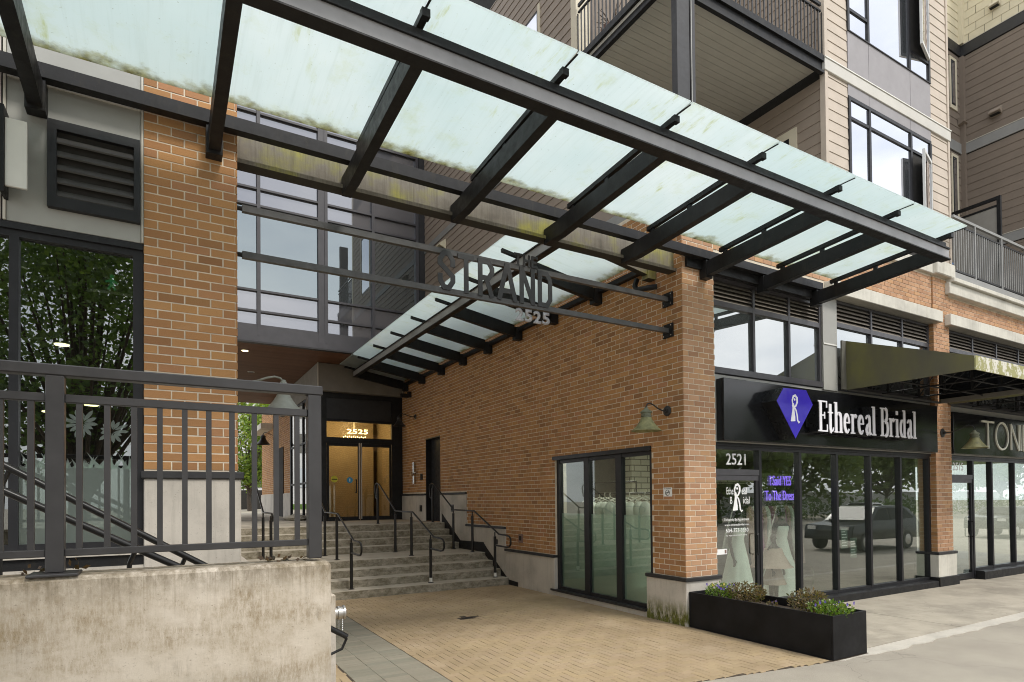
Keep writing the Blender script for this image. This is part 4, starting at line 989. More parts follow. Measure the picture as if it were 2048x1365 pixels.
for a, b, hs in ((4.60, 5.655, 1), (5.685, 6.74, -1)):
    d = MB(); d.box(a, b, YD+0.03, YD+0.08, 3.80, 3.90); d.box(a, b, YD+0.03, YD+0.08, zL, zL+0.13); d.box(a if hs == 1 else b-0.06, a+0.06 if hs == 1 else b, YD+0.03, YD+0.08, zL+0.13, 3.80); d.box(b-0.05 if hs == 1 else a, b if hs == 1 else a+0.05, YD+0.03, YD+0.08, zL+0.13, 3.80)
    d = d.build('door', 'black_metal', en, fix=False)
    box('pane', 'glass_door', d, a+0.05, b-0.05, YD+0.052, YD+0.058, zL+0.13, 3.80)
    xm = b-0.075 if hs == 1 else a+0.075
    box('edge_plate', 'steel_brushed', d, xm-0.015+0.055*hs, xm+0.02+0.055*hs, YD+0.0, YD+0.03, zL+0.05, 3.92)
    if hs == 1: MB().tube([(xm-0.06, YD+0.03, 2.28), (xm-0.06, YD-0.05, 2.28), (xm-0.06, YD-0.06, 2.32), (xm-0.06, YD-0.06, 2.66), (xm-0.06, YD-0.05, 2.70), (xm-0.06, YD+0.03, 2.70)], 0.02, 8).build('handle', 'black_metal', d, True)
def disc(name, mat, parent, x, y, z, r): return MB().lathe([(r, 0), (r, 0.002)], (x, y, z), 20, axis='y').build(name, mat, parent)
disc('round_sticker', 'yellow_decal', en, 4.83, YD+0.047, 2.72, 0.11); box('sticker_band', 'black_metal', en, 4.74, 4.92, YD+0.044, YD+0.0465, 2.70, 2.73)
disc('round_sticker', 'blue_decal', en, 5.33, YD+0.047, 2.69, 0.10); box('sticker_figure', 'decal_white', en, 5.315, 5.345, YD+0.044, YD+0.0465, 2.64, 2.74)
# lobby room with its own lamp
lr = MB(); lr.box(4.45, X0+0.2, 24.4, 24.5, zL, 5.5); lr.box(X0-0.02, X0+0.2, YD+0.15, 24.4, zL, 5.5); lr.box(4.45, X0, YD+0.15, 24.4, 5.40, 5.5); lr.box(4.40, 4.46, YD+0.2, 24.4, zL, 5.40)
lr.build('lobby_room', 'lobby_wall', en, fix=False); box('lobby_floor', 'lobby_floor', en, 4.46, X0-0.02, YD+0.15, 24.4, zL-0.1, zL+0.004)
box('lobby_screen', 'lobby_wall', en, 4.6, 6.9, 22.3, 22.34, zL+0.01, 5.0)
fit_text('number', '2525', 'digit_glow', en, 5.36, 6.08, 4.27, 0.16, YD+0.50, 0.01, 0.012)
ch = thing('lobby_chandelier', 'glowing lobby chandelier seen through the transom glass', 'chandelier', (5.7, 20.6, 4.3))
MB().tube([(5.7, 20.6, 5.4), (5.7, 20.6, 4.4)], 0.006, 5).build('cord', 'lamp_glow', ch)
for k in range(12): MB().sphere((5.34+k*0.068, 20.6, 4.19+0.02*(k % 2)), 0.022, n=6).build('bulb', 'lamp_glow', ch)
pd = bpy.data.lights.new('lobby_lamp', 'POINT'); pd.energy = 36; pd.color = (1.0, 0.76, 0.44); pd.shadow_soft_size = 0.3
po = bpy.data.objects.new('lobby_lamp', pd); COL.objects.link(po); po.location = (5.7, 21.2, 4.5)
# side glazing of the lobby towards the rear court, then rear brick wing
for a, b in ((19.9, 20.05), (22.0, 22.1), (24.3, 24.45)): box('side_mullion', 'black_metal', en, 4.27, 4.37, a, b, zL, 5.53)
for z in (2.6, 4.0, 5.45): box('side_bar', 'black_metal', en, 4.28, 4.36, 20.05, 24.3, z, z+0.07)
box('side_pane', 'glass_shop_left', en, 4.31, 4.316, 20.05, 24.3, zL, 5.5)
rb = thing('rear_brick_wing', 'far brick wing with a concrete base behind the lobby', 'building', (5, 28, 1.36))
rw = box('wall', 'mortar', rb, 4.408, 8.0, 24.62, 33.0, zL, 6.42); bricks(rw, '-x', 4.40, 24.62, 33.0, 2.34, 6.38, [(26.6, 27.7, -1, 4.3)], 'brick', None)
bricks(rw, '-y', 24.60, 4.41, 5.2, 2.34, 5.5, (), 'brick', None)
box('base', 'concrete', rb, 4.36, 8.0, 24.58, 26.55, zL, 2.33); box('base', 'concrete', rb, 4.36, 8.0, 27.75, 33.0, zL, 2.33)
box('doorway', 'gap_dark', rb, 4.37, 4.405, 26.6, 27.7, zL, 4.3)
box('canopy_bracket', 'stone_trim', rb, 3.9, 4.40, 29.5, 33.0, 5.35, 5.6)
bl = thing('boulder_planter', 'low rough stone block on the landing by the lobby', 'stone', (3.9, 21.3, 1.36))
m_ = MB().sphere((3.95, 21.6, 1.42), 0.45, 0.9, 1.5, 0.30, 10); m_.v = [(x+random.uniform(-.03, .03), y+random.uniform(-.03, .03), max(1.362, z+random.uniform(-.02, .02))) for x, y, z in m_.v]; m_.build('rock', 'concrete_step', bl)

# ------------------------------------------------------------------ front glass canopy
ca = thing('front_glass_canopy', 'long frosted glass canopy on black steel along the street front', 'canopy', (4, 5.6, 5.6))
RX = [-3.85, -2.40, -0.98, 0.46, 1.87, 3.26, 4.69, 6.09, 7.60, 9.00, 10.50]
def zr(y): return 5.58+(6.75-y)*0.06      # underside of rafters
def zg(y): return 5.945+(6.45-y)*0.06     # underside of glass
for x in RX:
    r = MB(); ya, yb = 4.70, 6.72
    r.add([(x-0.055, ya, zr(ya)), (x+0.055, ya, zr(ya)), (x+0.055, yb, zr(yb)), (x-0.055, yb, zr(yb)), (x-0.055, ya, zr(ya)+0.20), (x+0.055, ya, zr(ya)+0.20), (x+0.055, yb, zr(yb)+0.23), (x-0.055, yb, zr(yb)+0.23)],
          [(0, 3, 2, 1), (4, 5, 6, 7), (0, 1, 5, 4), (1, 2, 6, 5), (2, 3, 7, 6), (3, 0, 4, 7)])
    if 0.5 < x < 7.2:       # rafters over the opening run on to the header beam
        r.box(x-0.055, x+0.055, 6.72, 7.03, zr(6.72)+0.006, zr(6.72)+0.22)
    else: r.box(x-0.075, x+0.075, 6.721, Y0+0.0, 5.55, 5.83)
    rf = r.build('rafter', 'black_metal', ca)
    g = MB(); ya, yb = 4.56, 6.50
    g.add([(x-0.03, ya, zg(ya)-0.062), (x+0.03, ya, zg(ya)-0.062), (x+0.03, yb, zg(yb)-0.062), (x-0.03, yb, zg(yb)-0.062), (x-0.03, ya, zg(ya)-0.002), (x+0.03, ya, zg(ya)-0.002), (x+0.03, yb, zg(yb)-0.002), (x-0.03, yb, zg(yb)-0.002)],
          [(0, 3, 2, 1), (4, 5, 6, 7), (0, 1, 5, 4), (1, 2, 6, 5), (2, 3, 7, 6), (3, 0, 4, 7)])
    g.box(x-0.036, x+0.036, 4.545, 4.60, zg(4.56)-0.075, zg(4.56)-0.006); g.box(x-0.009, x+0.009, 4.36, 4.56, zg(4.46)-0.010, zg(4.46)-0.004)
    for yy in (4.9, 5.7, 6.4): g.box(x-0.02, x+0.02, yy-0.03, yy+0.03, zr(yy)+0.15, zg(yy)-0.06)
    g.build('glazing_bar', 'black_metal', rf)
for a, b in zip(RX, RX[1:]):
    ya, yb = 4.345, 6.445+random.uniform(-0.01, 0.01); a2, b2 = a+0.010, b-0.010
    MB().add([(a2, ya, zg(ya)), (b2, ya, zg(ya)), (b2, yb, zg(yb)), (a2, yb, zg(yb)), (a2, ya, zg(ya)+0.014), (b2, ya, zg(ya)+0.014), (b2, yb, zg(yb)+0.014), (a2, yb, zg(yb)+0.014)],
             [(0, 3, 2, 1), (4, 5, 6, 7), (0, 1, 5, 4), (1, 2, 6, 5), (2, 3, 7, 6), (3, 0, 4, 7)]).build('glass_pane', 'frosted_front', ca)
fb = MB()       # rolled front beam: bottom flange, web, top flange
fb.box(-4.2, 10.62, 4.62, 4.76, 5.688, 5.703); fb.box(-4.2, 10.60, 4.62, 4.76, 5.845, 5.868); fb.box(-4.2, 10.56, 4.66, 4.70, 5.868, 5.955)
fb = fb.build('front_beam', 'black_metal', ca, fix=False); box('beam_web', 'beam_web', fb, -4.2, 10.60, 4.640, 4.665, 5.704, 5.844)
for x in RX[3:]: box('web_plate', 'charcoal_metal', ca, x-0.004, x+0.004, 4.673, 4.755, 5.704, 5.844)
lg = MB(); lg.box(-4.2, 10.60, Y0-0.155, Y0-0.045, 5.845, 5.975); lg.build('ledger', 'black_metal', ca, fix=False)
MB().box(7.2, 10.55, Y0-0.044, Y0-0.006, 5.70, 6.02).build('ledger_plate', 'black_metal', ca)
hb = MB()       # mossy channel across the passage opening
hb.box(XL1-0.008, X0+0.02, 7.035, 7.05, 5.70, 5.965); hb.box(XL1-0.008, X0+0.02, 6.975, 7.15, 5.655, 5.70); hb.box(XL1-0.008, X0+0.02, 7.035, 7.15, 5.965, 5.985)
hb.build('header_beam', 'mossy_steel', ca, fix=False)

# ------------------------------------------------------------------ inner canopy along the passage wall
ic = thing('passage_glass_canopy', 'smaller frosted glass canopy along the passage brick wall', 'canopy', (6.2, 13, 5.8))
RY = [7.50, 8.93, 10.37, 11.82, 13.27, 14.72, 16.18, 17.7, 19.2]
def zr2(x): return 5.70+(7.10-x)*0.165
def zg2(x): return 5.985+(7.00-x)*0.165
for i, y in enumerate(RY):
    r = MB(); xa, xb = 5.36, 7.10; h = 0.21
    r.add([(xa, y-0.055, zr2(xa)), (xb, y-0.055, zr2(xb)), (xb, y+0.055, zr2(xb)), (xa, y+0.055, zr2(xa)), (xa, y-0.055, zr2(xa)+h), (xb, y-0.055, zr2(xb)+h), (xb, y+0.055, zr2(xb)+h), (xa, y+0.055, zr2(xa)+h)],
          [(0, 3, 2, 1), (4, 5, 6, 7), (0, 1, 5, 4), (1, 2, 6, 5), (2, 3, 7, 6), (3, 0, 4, 7)])
    r.box(6.95, 7.128, y-0.075, y+0.075, 5.66, 5.94)
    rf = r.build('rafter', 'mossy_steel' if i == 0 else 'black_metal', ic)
    g = MB(); xa, xb = 5.02, 6.95
    g.add([(xa, y-0.03, zg2(xa)-0.06), (xb, y-0.03, zg2(xb)-0.06), (xb, y+0.03, zg2(xb)-0.06), (xa, y+0.03, zg2(xa)-0.06), (xa, y-0.03, zg2(xa)-0.002), (xb, y-0.03, zg2(xb)-0.002), (xb, y+0.03, zg2(xb)-0.002), (xa, y+0.03, zg2(xa)-0.002)],
          [(0, 3, 2, 1), (4, 5, 6, 7), (0, 1, 5, 4), (1, 2, 6, 5), (2, 3, 7, 6), (3, 0, 4, 7)])
    for xx in (5.6, 6.3, 6.85): g.box(xx-0.03, xx+0.03, y-0.02, y+0.02, zr2(xx)+0.15, zg2(xx)-0.058)
    g.build('glazing_bar', 'black_metal', rf)
for a, b in zip(RY, RY[1:]):
    xa, xb = 4.86, 6.97; a2, b2 = a+0.008, b-0.008
    MB().add([(xa, a2, zg2(xa)), (xb, a2, zg2(xb)), (xb, b2, zg2(xb)), (xa, b2, zg2(xa)), (xa, a2, zg2(xa)+0.014), (xb, a2, zg2(xb)+0.014), (xb, b2, zg2(xb)+0.014), (xa, b2, zg2(xa)+0.014)],
             [(0, 3, 2, 1), (4, 5, 6, 7), (0, 1, 5, 4), (1, 2, 6, 5), (2, 3, 7, 6), (3, 0, 4, 7)]).build('glass_pane', 'frosted_side', ic)
ib = MB(); ib.box(5.30, 5.43, 7.42, 19.3, 5.985, 6.0); ib.box(5.30, 5.43, 7.42, 19.3, 6.17, 6.19)
ib = ib.build('outer_beam', 'black_metal', ic, fix=False); box('beam_web', 'beam_web', ib, 5.33, 5.352, 7.42, 19.3, 6.001, 6.169)
box('ledger', 'black_metal', ic, 7.03, 7.128, 7.58, 19.28, 5.855, 5.945)
for y in (7.7,): MB().tube([(6.95, y, 5.72), (6.90, y, 5.60), (6.90, y-0.05, 5.52), (6.95, y-0.25, 5.50), (7.08, y-0.33, 5.52)], 0.045, 8).build('drain_pipe', 'black_metal', ic, True)

# ------------------------------------------------------------------ building name sign across the passage
ns = thing('building_name_sign', 'steel bars across the passage carrying the words THE STRAND 2525', 'sign', (3.9, 7.14, 4.7))
for z in (4.735, 5.245):
    b = box('bar', 'sign_steel', ns, 0.76, X0-0.03, 7.13, 7.19, z-0.036, z+0.036)
    box('end_plate', 'black_metal', ns, X0-0.028, X0-0.004, 7.05, 7.27, z-0.11, z+0.11); box('end_plate', 'black_metal', ns, XL1+0.001, XL1+0.02, 7.06, 7.26, z-0.11, z+0.11)
    MB().tube([(XL1+0.02, 7.16, z), (0.762, 7.16, z)], 0.026, 8).build('pin', 'black_metal', ns)
    for dy in (-0.08, 0.08):
        for dz in (-0.08, 0.08): MB().lathe([(0.012, 0), (0.012, 0.01)], (X0-0.038, 7.16+dy, z+dz), 6, axis='x').build('bolt', 'chrome', ns)
W = 0.066; e = 0.12
def G(ch, x0, z0, wd, ht, sw, y=7.115, dp=0.014, mat='sign_letter'):
    c = sw/2; U0, U1 = c/wd, 1-c/wd; V0, V1 = c/ht, 1-c/ht; k = 0.085/ht; ku = 0.055/wd
    S = {'S': [[(U1, V1-k*2.0), (U1, V1-k), (U1-ku, V1), (U0+ku, V1), (U0, V1-k), (U0, 0.66), (U1, 0.36), (U1, V0+k), (U1-ku, V0), (U0+ku, V0), (U0, V0+k), (U0, V0+k*2.0)]],
         'T': [[(0.5, 0), (0.5, V1)], [(0, V1), (1, V1)]],
         'R': [[(U0, 0), (U0, 1)], [(U0, V1), (U1-ku, V1), (U1, V1-k), (U1, 0.56+k*0.6), (U1-ku, 0.5), (U0, 0.5)], [(0.5, 0.5), (U1, 0)]],
         'A': [[(U0*0.9, 0), (0.5-U0*0.35, V1*0.98)], [(1-U0*0.9, 0), (0.5+U0*0.35, V1*0.98)], [(0.24, 0.26), (0.76, 0.26)], [(0.5-U0*1.1, V1), (0.5+U0*1.1, V1)]],
         'N': [[(U0, 0), (U0, 1)], [(U1, 0), (U1, 1)], [(U0, 0.97), (U1, 0.03)]],
         'D': [[(U0, 0), (U0, 1)], [(U0, V1), (U1-ku, V1), (U1, V1-k), (U1, V0+k), (U1-ku, V0), (U0, V0)]],
         'H': [[(U0, 0), (U0, 1)], [(U1, 0), (U1, 1)], [(U0, 0.5), (U1, 0.5)]],
         'E': [[(U0, 0), (U0, 1)], [(U0, V1), (1, V1)], [(U0, 0.5), (0.86, 0.5)], [(U0, V0), (1, V0)]],
         'I': [[(0.5, 0), (0.5, 1)]]}[ch]
    return glyph('letter', [(sw, p) for p in S], x0, z0, wd, ht, y, dp, mat, ns)
for ch, xa, xb in zip('STRAND', (3.06, 3.345, 3.64, 3.93, 4.285, 4.585), (3.305, 3.585, 3.885, 4.245, 4.535, 4.825)): G(ch, xa, 4.742, xb-xa, 0.51, W)
for ch, xa, xb in zip('THE', (4.20, 4.345, 4.48), (4.325, 4.46, 4.585)): G(ch, xa, 5.268, xb-xa, 0.165, 0.033)
for i, d in enumerate('2525'): fit_text('digit', d, 'sign_digits', ns, 4.215+i*0.146, 4.215+i*0.146+0.125, 4.492, 0.178, 7.128, 0.014, 0.04)

# ------------------------------------------------------------------ shop fascia signs
es = thing('bridal_shop_sign', 'long black fascia sign reading Ethereal Bridal with a blue diamond', 'sign', (11.4, 6.75, 2.95))
pn = MB().bbox(7.985, 14.86, Y0-0.06, Y0+0.095, 2.965, 3.995, b=0.006).build('sign_panel', 'sign_black', es, fix=False)
dm = [(9.11, 3.875), (9.74, 3.885), (9.925, 3.64), (9.42, 3.015), (8.925, 3.64)]
dd = MB().prism(dm, 'y', Y0-0.35, Y0-0.061).build('diamond_box', 'emblem_side', es)
dmi = [(9.425+(x-9.425)*0.985, 3.5+(z-3.5)*0.985) for x, z in dm]
MB().prism(dmi, 'y', Y0-0.356, Y0-0.351).build('diamond_face', 'emblem_blue', dd)
def bride_r(name, cx, z0, h, y, mat, parent, depth=0.004):
    """letter R whose stem is a bride in a long gown"""
    u = h; mb = MB()
    gown = [(-0.20, 0.0), (-0.235, 0.02), (-0.155, 0.33), (-0.115, 0.52), (-0.15, 0.60), (-0.12, 0.68), (-0.04, 0.70), (0.0, 0.55), (-0.01, 0.40), (0.03, 0.18), (0.035, 0.02)]
    mb.prism([(cx+a*u, z0+b*u) for a, b in gown], 'y', y-depth, y)
    ribbon(mb, [(cx+a*u, z0+b*u) for a, b in [(-0.11, 0.66), (-0.13, 0.80), (-0.06, 0.95), (0.05, 0.985), (0.15, 0.90), (0.16, 0.74), (0.08, 0.60), (-0.01, 0.55), (0.09, 0.42), (0.15, 0.22), (0.17, 0.06), (0.24, -0.03), (0.31, 0.02)]],
           [k*u for k in (0.05, 0.07, 0.08, 0.08, 0.09, 0.09, 0.07, 0.06, 0.07, 0.075, 0.07, 0.05, 0.03)], y-depth-0.0006, y+0.0)
    mb.lathe([(0.045*u, 0), (0.045*u, depth+0.0012)], (cx+0.01*u, y-depth-0.0012, z0+0.83*u), 12, axis='y')
    return mb.build(name, mat, parent)
bride_r('bride_emblem', 9.40, 3.31, 0.46, Y0-0.3565, 'letter_white', dd)
# condensed slab-serif capitals and lower case, drawn as strokes
XH = 0.66; SW = 0.072; TH = 0.026
def serif_glyph(ch, w_):
    a = SW/w_; t = TH
    stem = lambda u, lo=0.0, hi=1.0: [(SW, [(u, lo), (u, hi)])]
    bar = lambda u0, u1, v, k=1.0: [(t*k, [(u0, v), (u1, v)])]
    H = 0.55; q = t/2/H
    if ch == 'E': return stem(0.26)+bar(0, 0.95, 1-q)+bar(0, 1.0, q)+bar(0.26, 0.70, 0.53)+[(t*1.2, [(0.90, 1.0), (0.90, 0.78)]), (t*1.2, [(0.95, 0), (0.95, 0.24)]), (t*1.2, [(0.68, 0.42), (0.68, 0.64)])]
    if ch == 't': return [(SW, [(0.40, 0.92), (0.40, 0.12), (0.50, 0.03), (0.62, 0.02)]), (t, [(0.60, 0.03), (0.80, 0.05), (0.95, 0.16)])]+bar(0.0, 0.85, XH-q)
    if ch == 'h': return stem(0.22)+bar(0, 0.22, 1-q)+bar(0.0, 0.46, q)+[(t*1.1, [(0.24, 0.52), (0.45, 0.66), (0.60, 0.67)]), (SW, [(0.58, 0.64), (0.73, 0.60), (0.78, 0.50), (0.78, 0.0)])]+bar(0.56, 1.0, q)
    if ch == 'e': return [(SW, arc(0.5, 0.335, 0.30, 0.28, 90, 270, 8)), (t*1.3, arc(0.5, 0.335, 0.36, 0.315, 270, 325, 4)), (t*1.9, arc(0.5, 0.335, 0.33, 0.30, 90, 5, 5))]+bar(0.3, 0.92, 0.36)
    if ch == 'r': return stem(0.30, 0, XH)+bar(0, 0.30, XH-q)+bar(0, 0.66, q)+[(t*1.5, [(0.34, 0.46), (0.55, 0.61), (0.78, 0.65)]), (SW*0.9, [(0.72, 0.63), (0.92, 0.57)])]
    if ch == 'a': return [(SW, [(0.52, 0.655), (0.66, 0.61), (0.70, 0.52), (0.70, 0.10), (0.82, 0.02)]), (t*1.6, arc(0.45, 0.52, 0.26, 0.14, 90, 170, 4)), (SW*0.9, [(0.62, 0.37), (0.36, 0.31), (0.24, 0.18), (0.34, 0.05), (0.48, 0.02)]), (t, [(0.46, 0.03), (0.62, 0.12)]), (t, [(0.8, 0.03), (1.0, 0.05)])]
    if ch == 'l': return stem(0.5)+bar(0.0, 0.5, 1-q)+bar(0.0, 1.0, q)
    if ch == 'B': return stem(0.24)+bar(0, 0.6, 1-q)+bar(0, 0.62, q)+bar(0.24, 0.6, 0.53)+[(SW*0.95, [(0.58, 0.985), (0.76, 0.93), (0.80, 0.77), (0.74, 0.60), (0.56, 0.535)]), (SW, [(0.58, 0.525), (0.82, 0.46), (0.87, 0.27), (0.80, 0.07), (0.58, 0.015)])]
    if ch == 'i': return stem(0.5, 0, XH)+bar(0.0, 0.5, XH-q)+bar(0.0, 1.0, q)+[(SW*1.05, [(0.5, 0.80), (0.5, 0.94)])]
    if ch == 'd': return stem(0.74)+bar(0.5, 0.74, 1-q)+bar(0.74, 1.0, q)+[(SW, arc(0.44, 0.335, 0.24, 0.28, 100, 260, 8)), (t*1.3, [(0.42, 0.635), (0.60, 0.62), (0.72, 0.52)]), (t*1.3, [(0.42, 0.035), (0.60, 0.05), (0.72, 0.15)])]
ws = {'E': 0.30, 't': 0.19, 'h': 0.285, 'e': 0.245, 'r': 0.225, 'a': 0.25, 'l': 0.15, ' ': 0.14, 'B': 0.32, 'i': 0.15, 'd': 0.275}
txt = 'Ethereal Bridal'; tot = sum(ws[c]+0.008 for c in txt); sx = (13.50-10.16)/tot; x = 10.16
for c in txt:
    if c != ' ':
        lt = glyph('letter', serif_glyph(c, ws[c]*sx), x, 3.19, ws[c]*sx, 0.56, Y0-0.30, 0.014, 'letter_white', es)
        glyph('letter_return', [(k_*1.04, p_) for k_, p_ in serif_glyph(c, ws[c]*sx)], x, 3.19, ws[c]*sx, 0.56, Y0-0.285, 0.185, 'emblem_side', lt)
    x += (ws[c]+0.008)*sx
# letters stand on a raceway box
box('raceway', 'sign_black', es, 10.1, 13.55, Y0-0.10, Y0-0.061, 3.28, 3.62)
t2 = thing('neighbour_shop_sign', 'dark fascia sign with thin cream letters TONIE at the right edge', 'sign', (18, 6.85, 2.95))
box('sign_panel', 'sign_black', t2, 15.66, 24.0, Y0-0.02, Y0+0.095, 2.97, 3.93, bev=0.005)
def thin(ch, x0, wd):
    s = {'T': [[(0.5, 0), (0.5, 0.98)], [(0, 0.98), (1, 0.98)]], 'O': [arc(0.5, 0.5, 0.5, 0.5, 0, 360, 28)], 'N': [[(0, 0), (0, 1)], [(0, 1), (1, 0)], [(1, 0), (1, 1)]], 'I': [[(0.5, 0), (0.5, 1)]], 'E': [[(0.03, 0), (0.03, 1)], [(0, 0.98), (1, 0.98)], [(0, 0.5), (0.9, 0.5)], [(0, 0.02), (1, 0.02)]]}[ch]
    glyph('letter', [(0.045, p) for p in s], x0, 3.14, wd, 0.66, Y0-0.05, 0.028, 'letter_cream', t2)
for ch, xa, wd in (('T', 17.0, 0.62), ('O', 17.72, 0.66), ('N', 18.55, 0.44), ('I', 19.02, 0.12), ('E', 19.22, 0.45), ('R', 0, 0)):
    if ch != 'R': thin(ch, xa, wd)

# ------------------------------------------------------------------ steel awnings over the shopfronts
def awning(label, xa, xb, lfascia):
    a = thing('shop_awning', label, 'awning', ((xa+xb)/2, 5.7, 4.1), 'awnings over the shopfronts')
    yw, yf = Y0-0.03, 4.69
    for x, nm in ((xa, 'side_panel'), (xb-0.03, 'side_panel')):
        MB().prism([(yw, 4.08), (yw, 5.03), (yw-0.02, 5.03), (yf, 4.30), (yf, 4.075)], 'x', x, x+0.03).build(nm, 'awning_green', a)
    MB().add([(xa+0.03, yw, 5.00), (xb-0.03, yw, 5.00), (xb-0.03, yf+0.02, 4.275), (xa+0.03, yf+0.02, 4.275), (xa+0.03, yw, 5.02), (xb-0.03, yw, 5.02), (xb-0.03, yf+0.02, 4.295), (xa+0.03, yf+0.02, 4.295)],
             [(0, 3, 2, 1), (4, 5, 6, 7), (0, 1, 5, 4), (1, 2, 6, 5), (2, 3, 7, 6), (3, 0, 4, 7)]).build('roof_sheet', 'black_metal', a)
    box('front_fascia', 'awning_peeling', a, xa-0.004, xb+0.004, yf-0.02, yf+0.0, 4.07, 4.302)
    if xa < 12: box('side_return', 'awning_return', a, 11.345, xa-0.002, yw-0.012, yw+0.02, 4.085, 5.03)
    box('wall_angle', 'sign_steel', a, xa+0.03, xb-0.03, yw-0.04, yw, 4.06, 4.10)
    MB().prism([(yw-0.01, 4.16), (yw-0.01, 4.99), (yf+0.02, 4.27), (yf+0.02, 4.16)], 'x', xb-0.036, xb-0.031).build('inner_shade_sheet', 'sign_black', a); box('bottom_chord', 'bulkhead_grey', a, xb-0.05, xb-0.031, yf+0.01, yw-0.05, 4.06, 4.155)  # black sheets added so the awning's inner sides look shaded
    MB().prism([(yw-0.01, 4.10), (yw-0.01, 4.99), (yf+0.02, 4.27), (yf+0.02, 4.10)], 'x', xa+0.031, xa+0.036).build('inner_shade_sheet', 'sign_black', a)
    n = max(3, int((xb-xa)/0.9))
    for i in range(1, n):
        x = xa+(xb-xa)*i/n; t = MB()
        t.tube([(x, yw, 4.10), (x, yf, 4.10)], 0.018, 6)
        for k in range(5):
            y = yw-0.15-k*(yw-yf-0.2)/4; zt = 5.0-(yw-y)/(yw-yf)*0.72; t.tube([(x, y, 4.10), (x, y, zt)], 0.022, 6)
            if k < 4: y2 = yw-0.15-(k+1)*(yw-yf-0.2)/4; t.tube([(x, y, 4.12), (x, y2, 5.0-(yw-y2)/(yw-yf)*0.74)], 0.012, 5)
        t.build('truss', 'black_metal', a)
    for y in (5.3, 6.0): MB().tube([(xa+0.03, y, 4.13), (xb-0.03, y, 4.13)], 0.014, 6).build('purlin', 'black_metal', a)
    return a
awning('mossy green steel awning hanging beside the bridal shop sign', 11.475, 15.05, 0)
awning('further awning above the cream lettered sign at the right edge', 15.45, 21.5, 1)

# ------------------------------------------------------------------ wall lamps
def gooseneck(label, base, dirv, reach, rise, drop, r, mats, rose=0.085, yback=0.0):
    """barn lamp: rosette, swan-neck arm, neck rings, flared shade"""
    b = Vector(base); d = Vector(dirv).normalized()
    t = thing('wall_lamp', label, 'lamp', base, 'gooseneck wall lamps')
    ax = 'x' if abs(d.x) > 0.5 else 'y'; sg = d.x if ax == 'x' else d.y
    MB().lathe([(rose, 0), (rose, 0.012*sg), (rose*0.8, 0.022*sg), (rose*0.4, 0.028*sg), (rose*0.35, 0.06*sg)], base, 18, axis=ax).build('rosette', mats[0], t, True)
    P = lambda f, z: b+d*reach*f+Vector((0, 0, z))
    MB().tube([P(0.05, 0), P(0.25, 0.0), P(0.45, rise*0.25), P(0.65, rise*0.75), P(0.82, rise), P(0.94, rise*0.85), P(1.0, rise*0.35), P(1.0, -drop)], 0.012, 8).build('arm', mats[0], t, True)
    c = b+d*reach+Vector((0, 0, -drop))
    MB().lathe([(0.022, 0.03), (0.035, 0.0), (r*0.36, -0.035), (r*0.40, -0.05), (r*0.40, -0.058), (r*0.33, -0.065), (r*0.33, -0.10), (r*0.37, -0.105), (r*0.37, -0.118), (r*0.33, -0.125), (r*0.34, -0.14)], c, 18).build('neck', mats[1], t, True)
    h = r*0.95
    sh = MB().lathe([(r*0.34, -0.135), (r*0.42, -0.135-h*0.2), (r*0.60, -0.135-h*0.5), (r*0.82, -0.135-h*0.78), (r, -0.135-h*0.93), (r*1.02, -0.135-h*0.97), (r*0.98, -0.135-h*0.97), (r*0.75, -0.135-h*0.75), (r*0.4, -0.135-h*0.25), (r*0.28, -0.15)], c, 22).build('shade', mats[2], t, True)
    MB().sphere(tuple(c+Vector((0, 0, -0.135-h*0.45))), r*0.22, n=8).build('bulb', 'lamp_inside', t, True)
    return t
gooseneck('verdigris gooseneck lamp over the passage side window by the corner', (X0-0.005, 7.21, 3.44), (-1, 0, 0), 0.46, 0.10, 0.0, 0.235, ('lamp_dark', 'lamp_verdigris', 'lamp_green'))
gooseneck('large pale grey gooseneck lamp behind the railing by the brick pillar', (XL1+0.002, 7.28, 3.36), (1, 0, 0), 0.52, 0.09, -0.03, 0.205, ('lamp_pale', 'lamp_pale', 'lamp_pale'), rose=0.03)
gooseneck('brass coloured gooseneck lamp on the brick pilaster between two shops', (15.20, Y0-0.002, 3.42), (0, -1, 0), 0.62, 0.12, 0.03, 0.24, ('lamp_dark', 'lamp_verdigris', 'lamp_green'), rose=0.10)
gooseneck('small dark gooseneck lamp on the shaded passage wall near the lobby', (X0-0.005, 18.5, 4.72), (-1, 0, 0), 0.55, 0.08, 0.0, 0.21, ('lamp_dark', 'lamp_dark', 'lamp_dark'))
gooseneck('dark bell lamp on the distant brick wing behind the landing', (4.40, 28.1, 4.9), (-1, 0, 0), 0.6, 0.12, 0.0, 0.30, ('lamp_dark', 'lamp_dark', 'lamp_dark'))

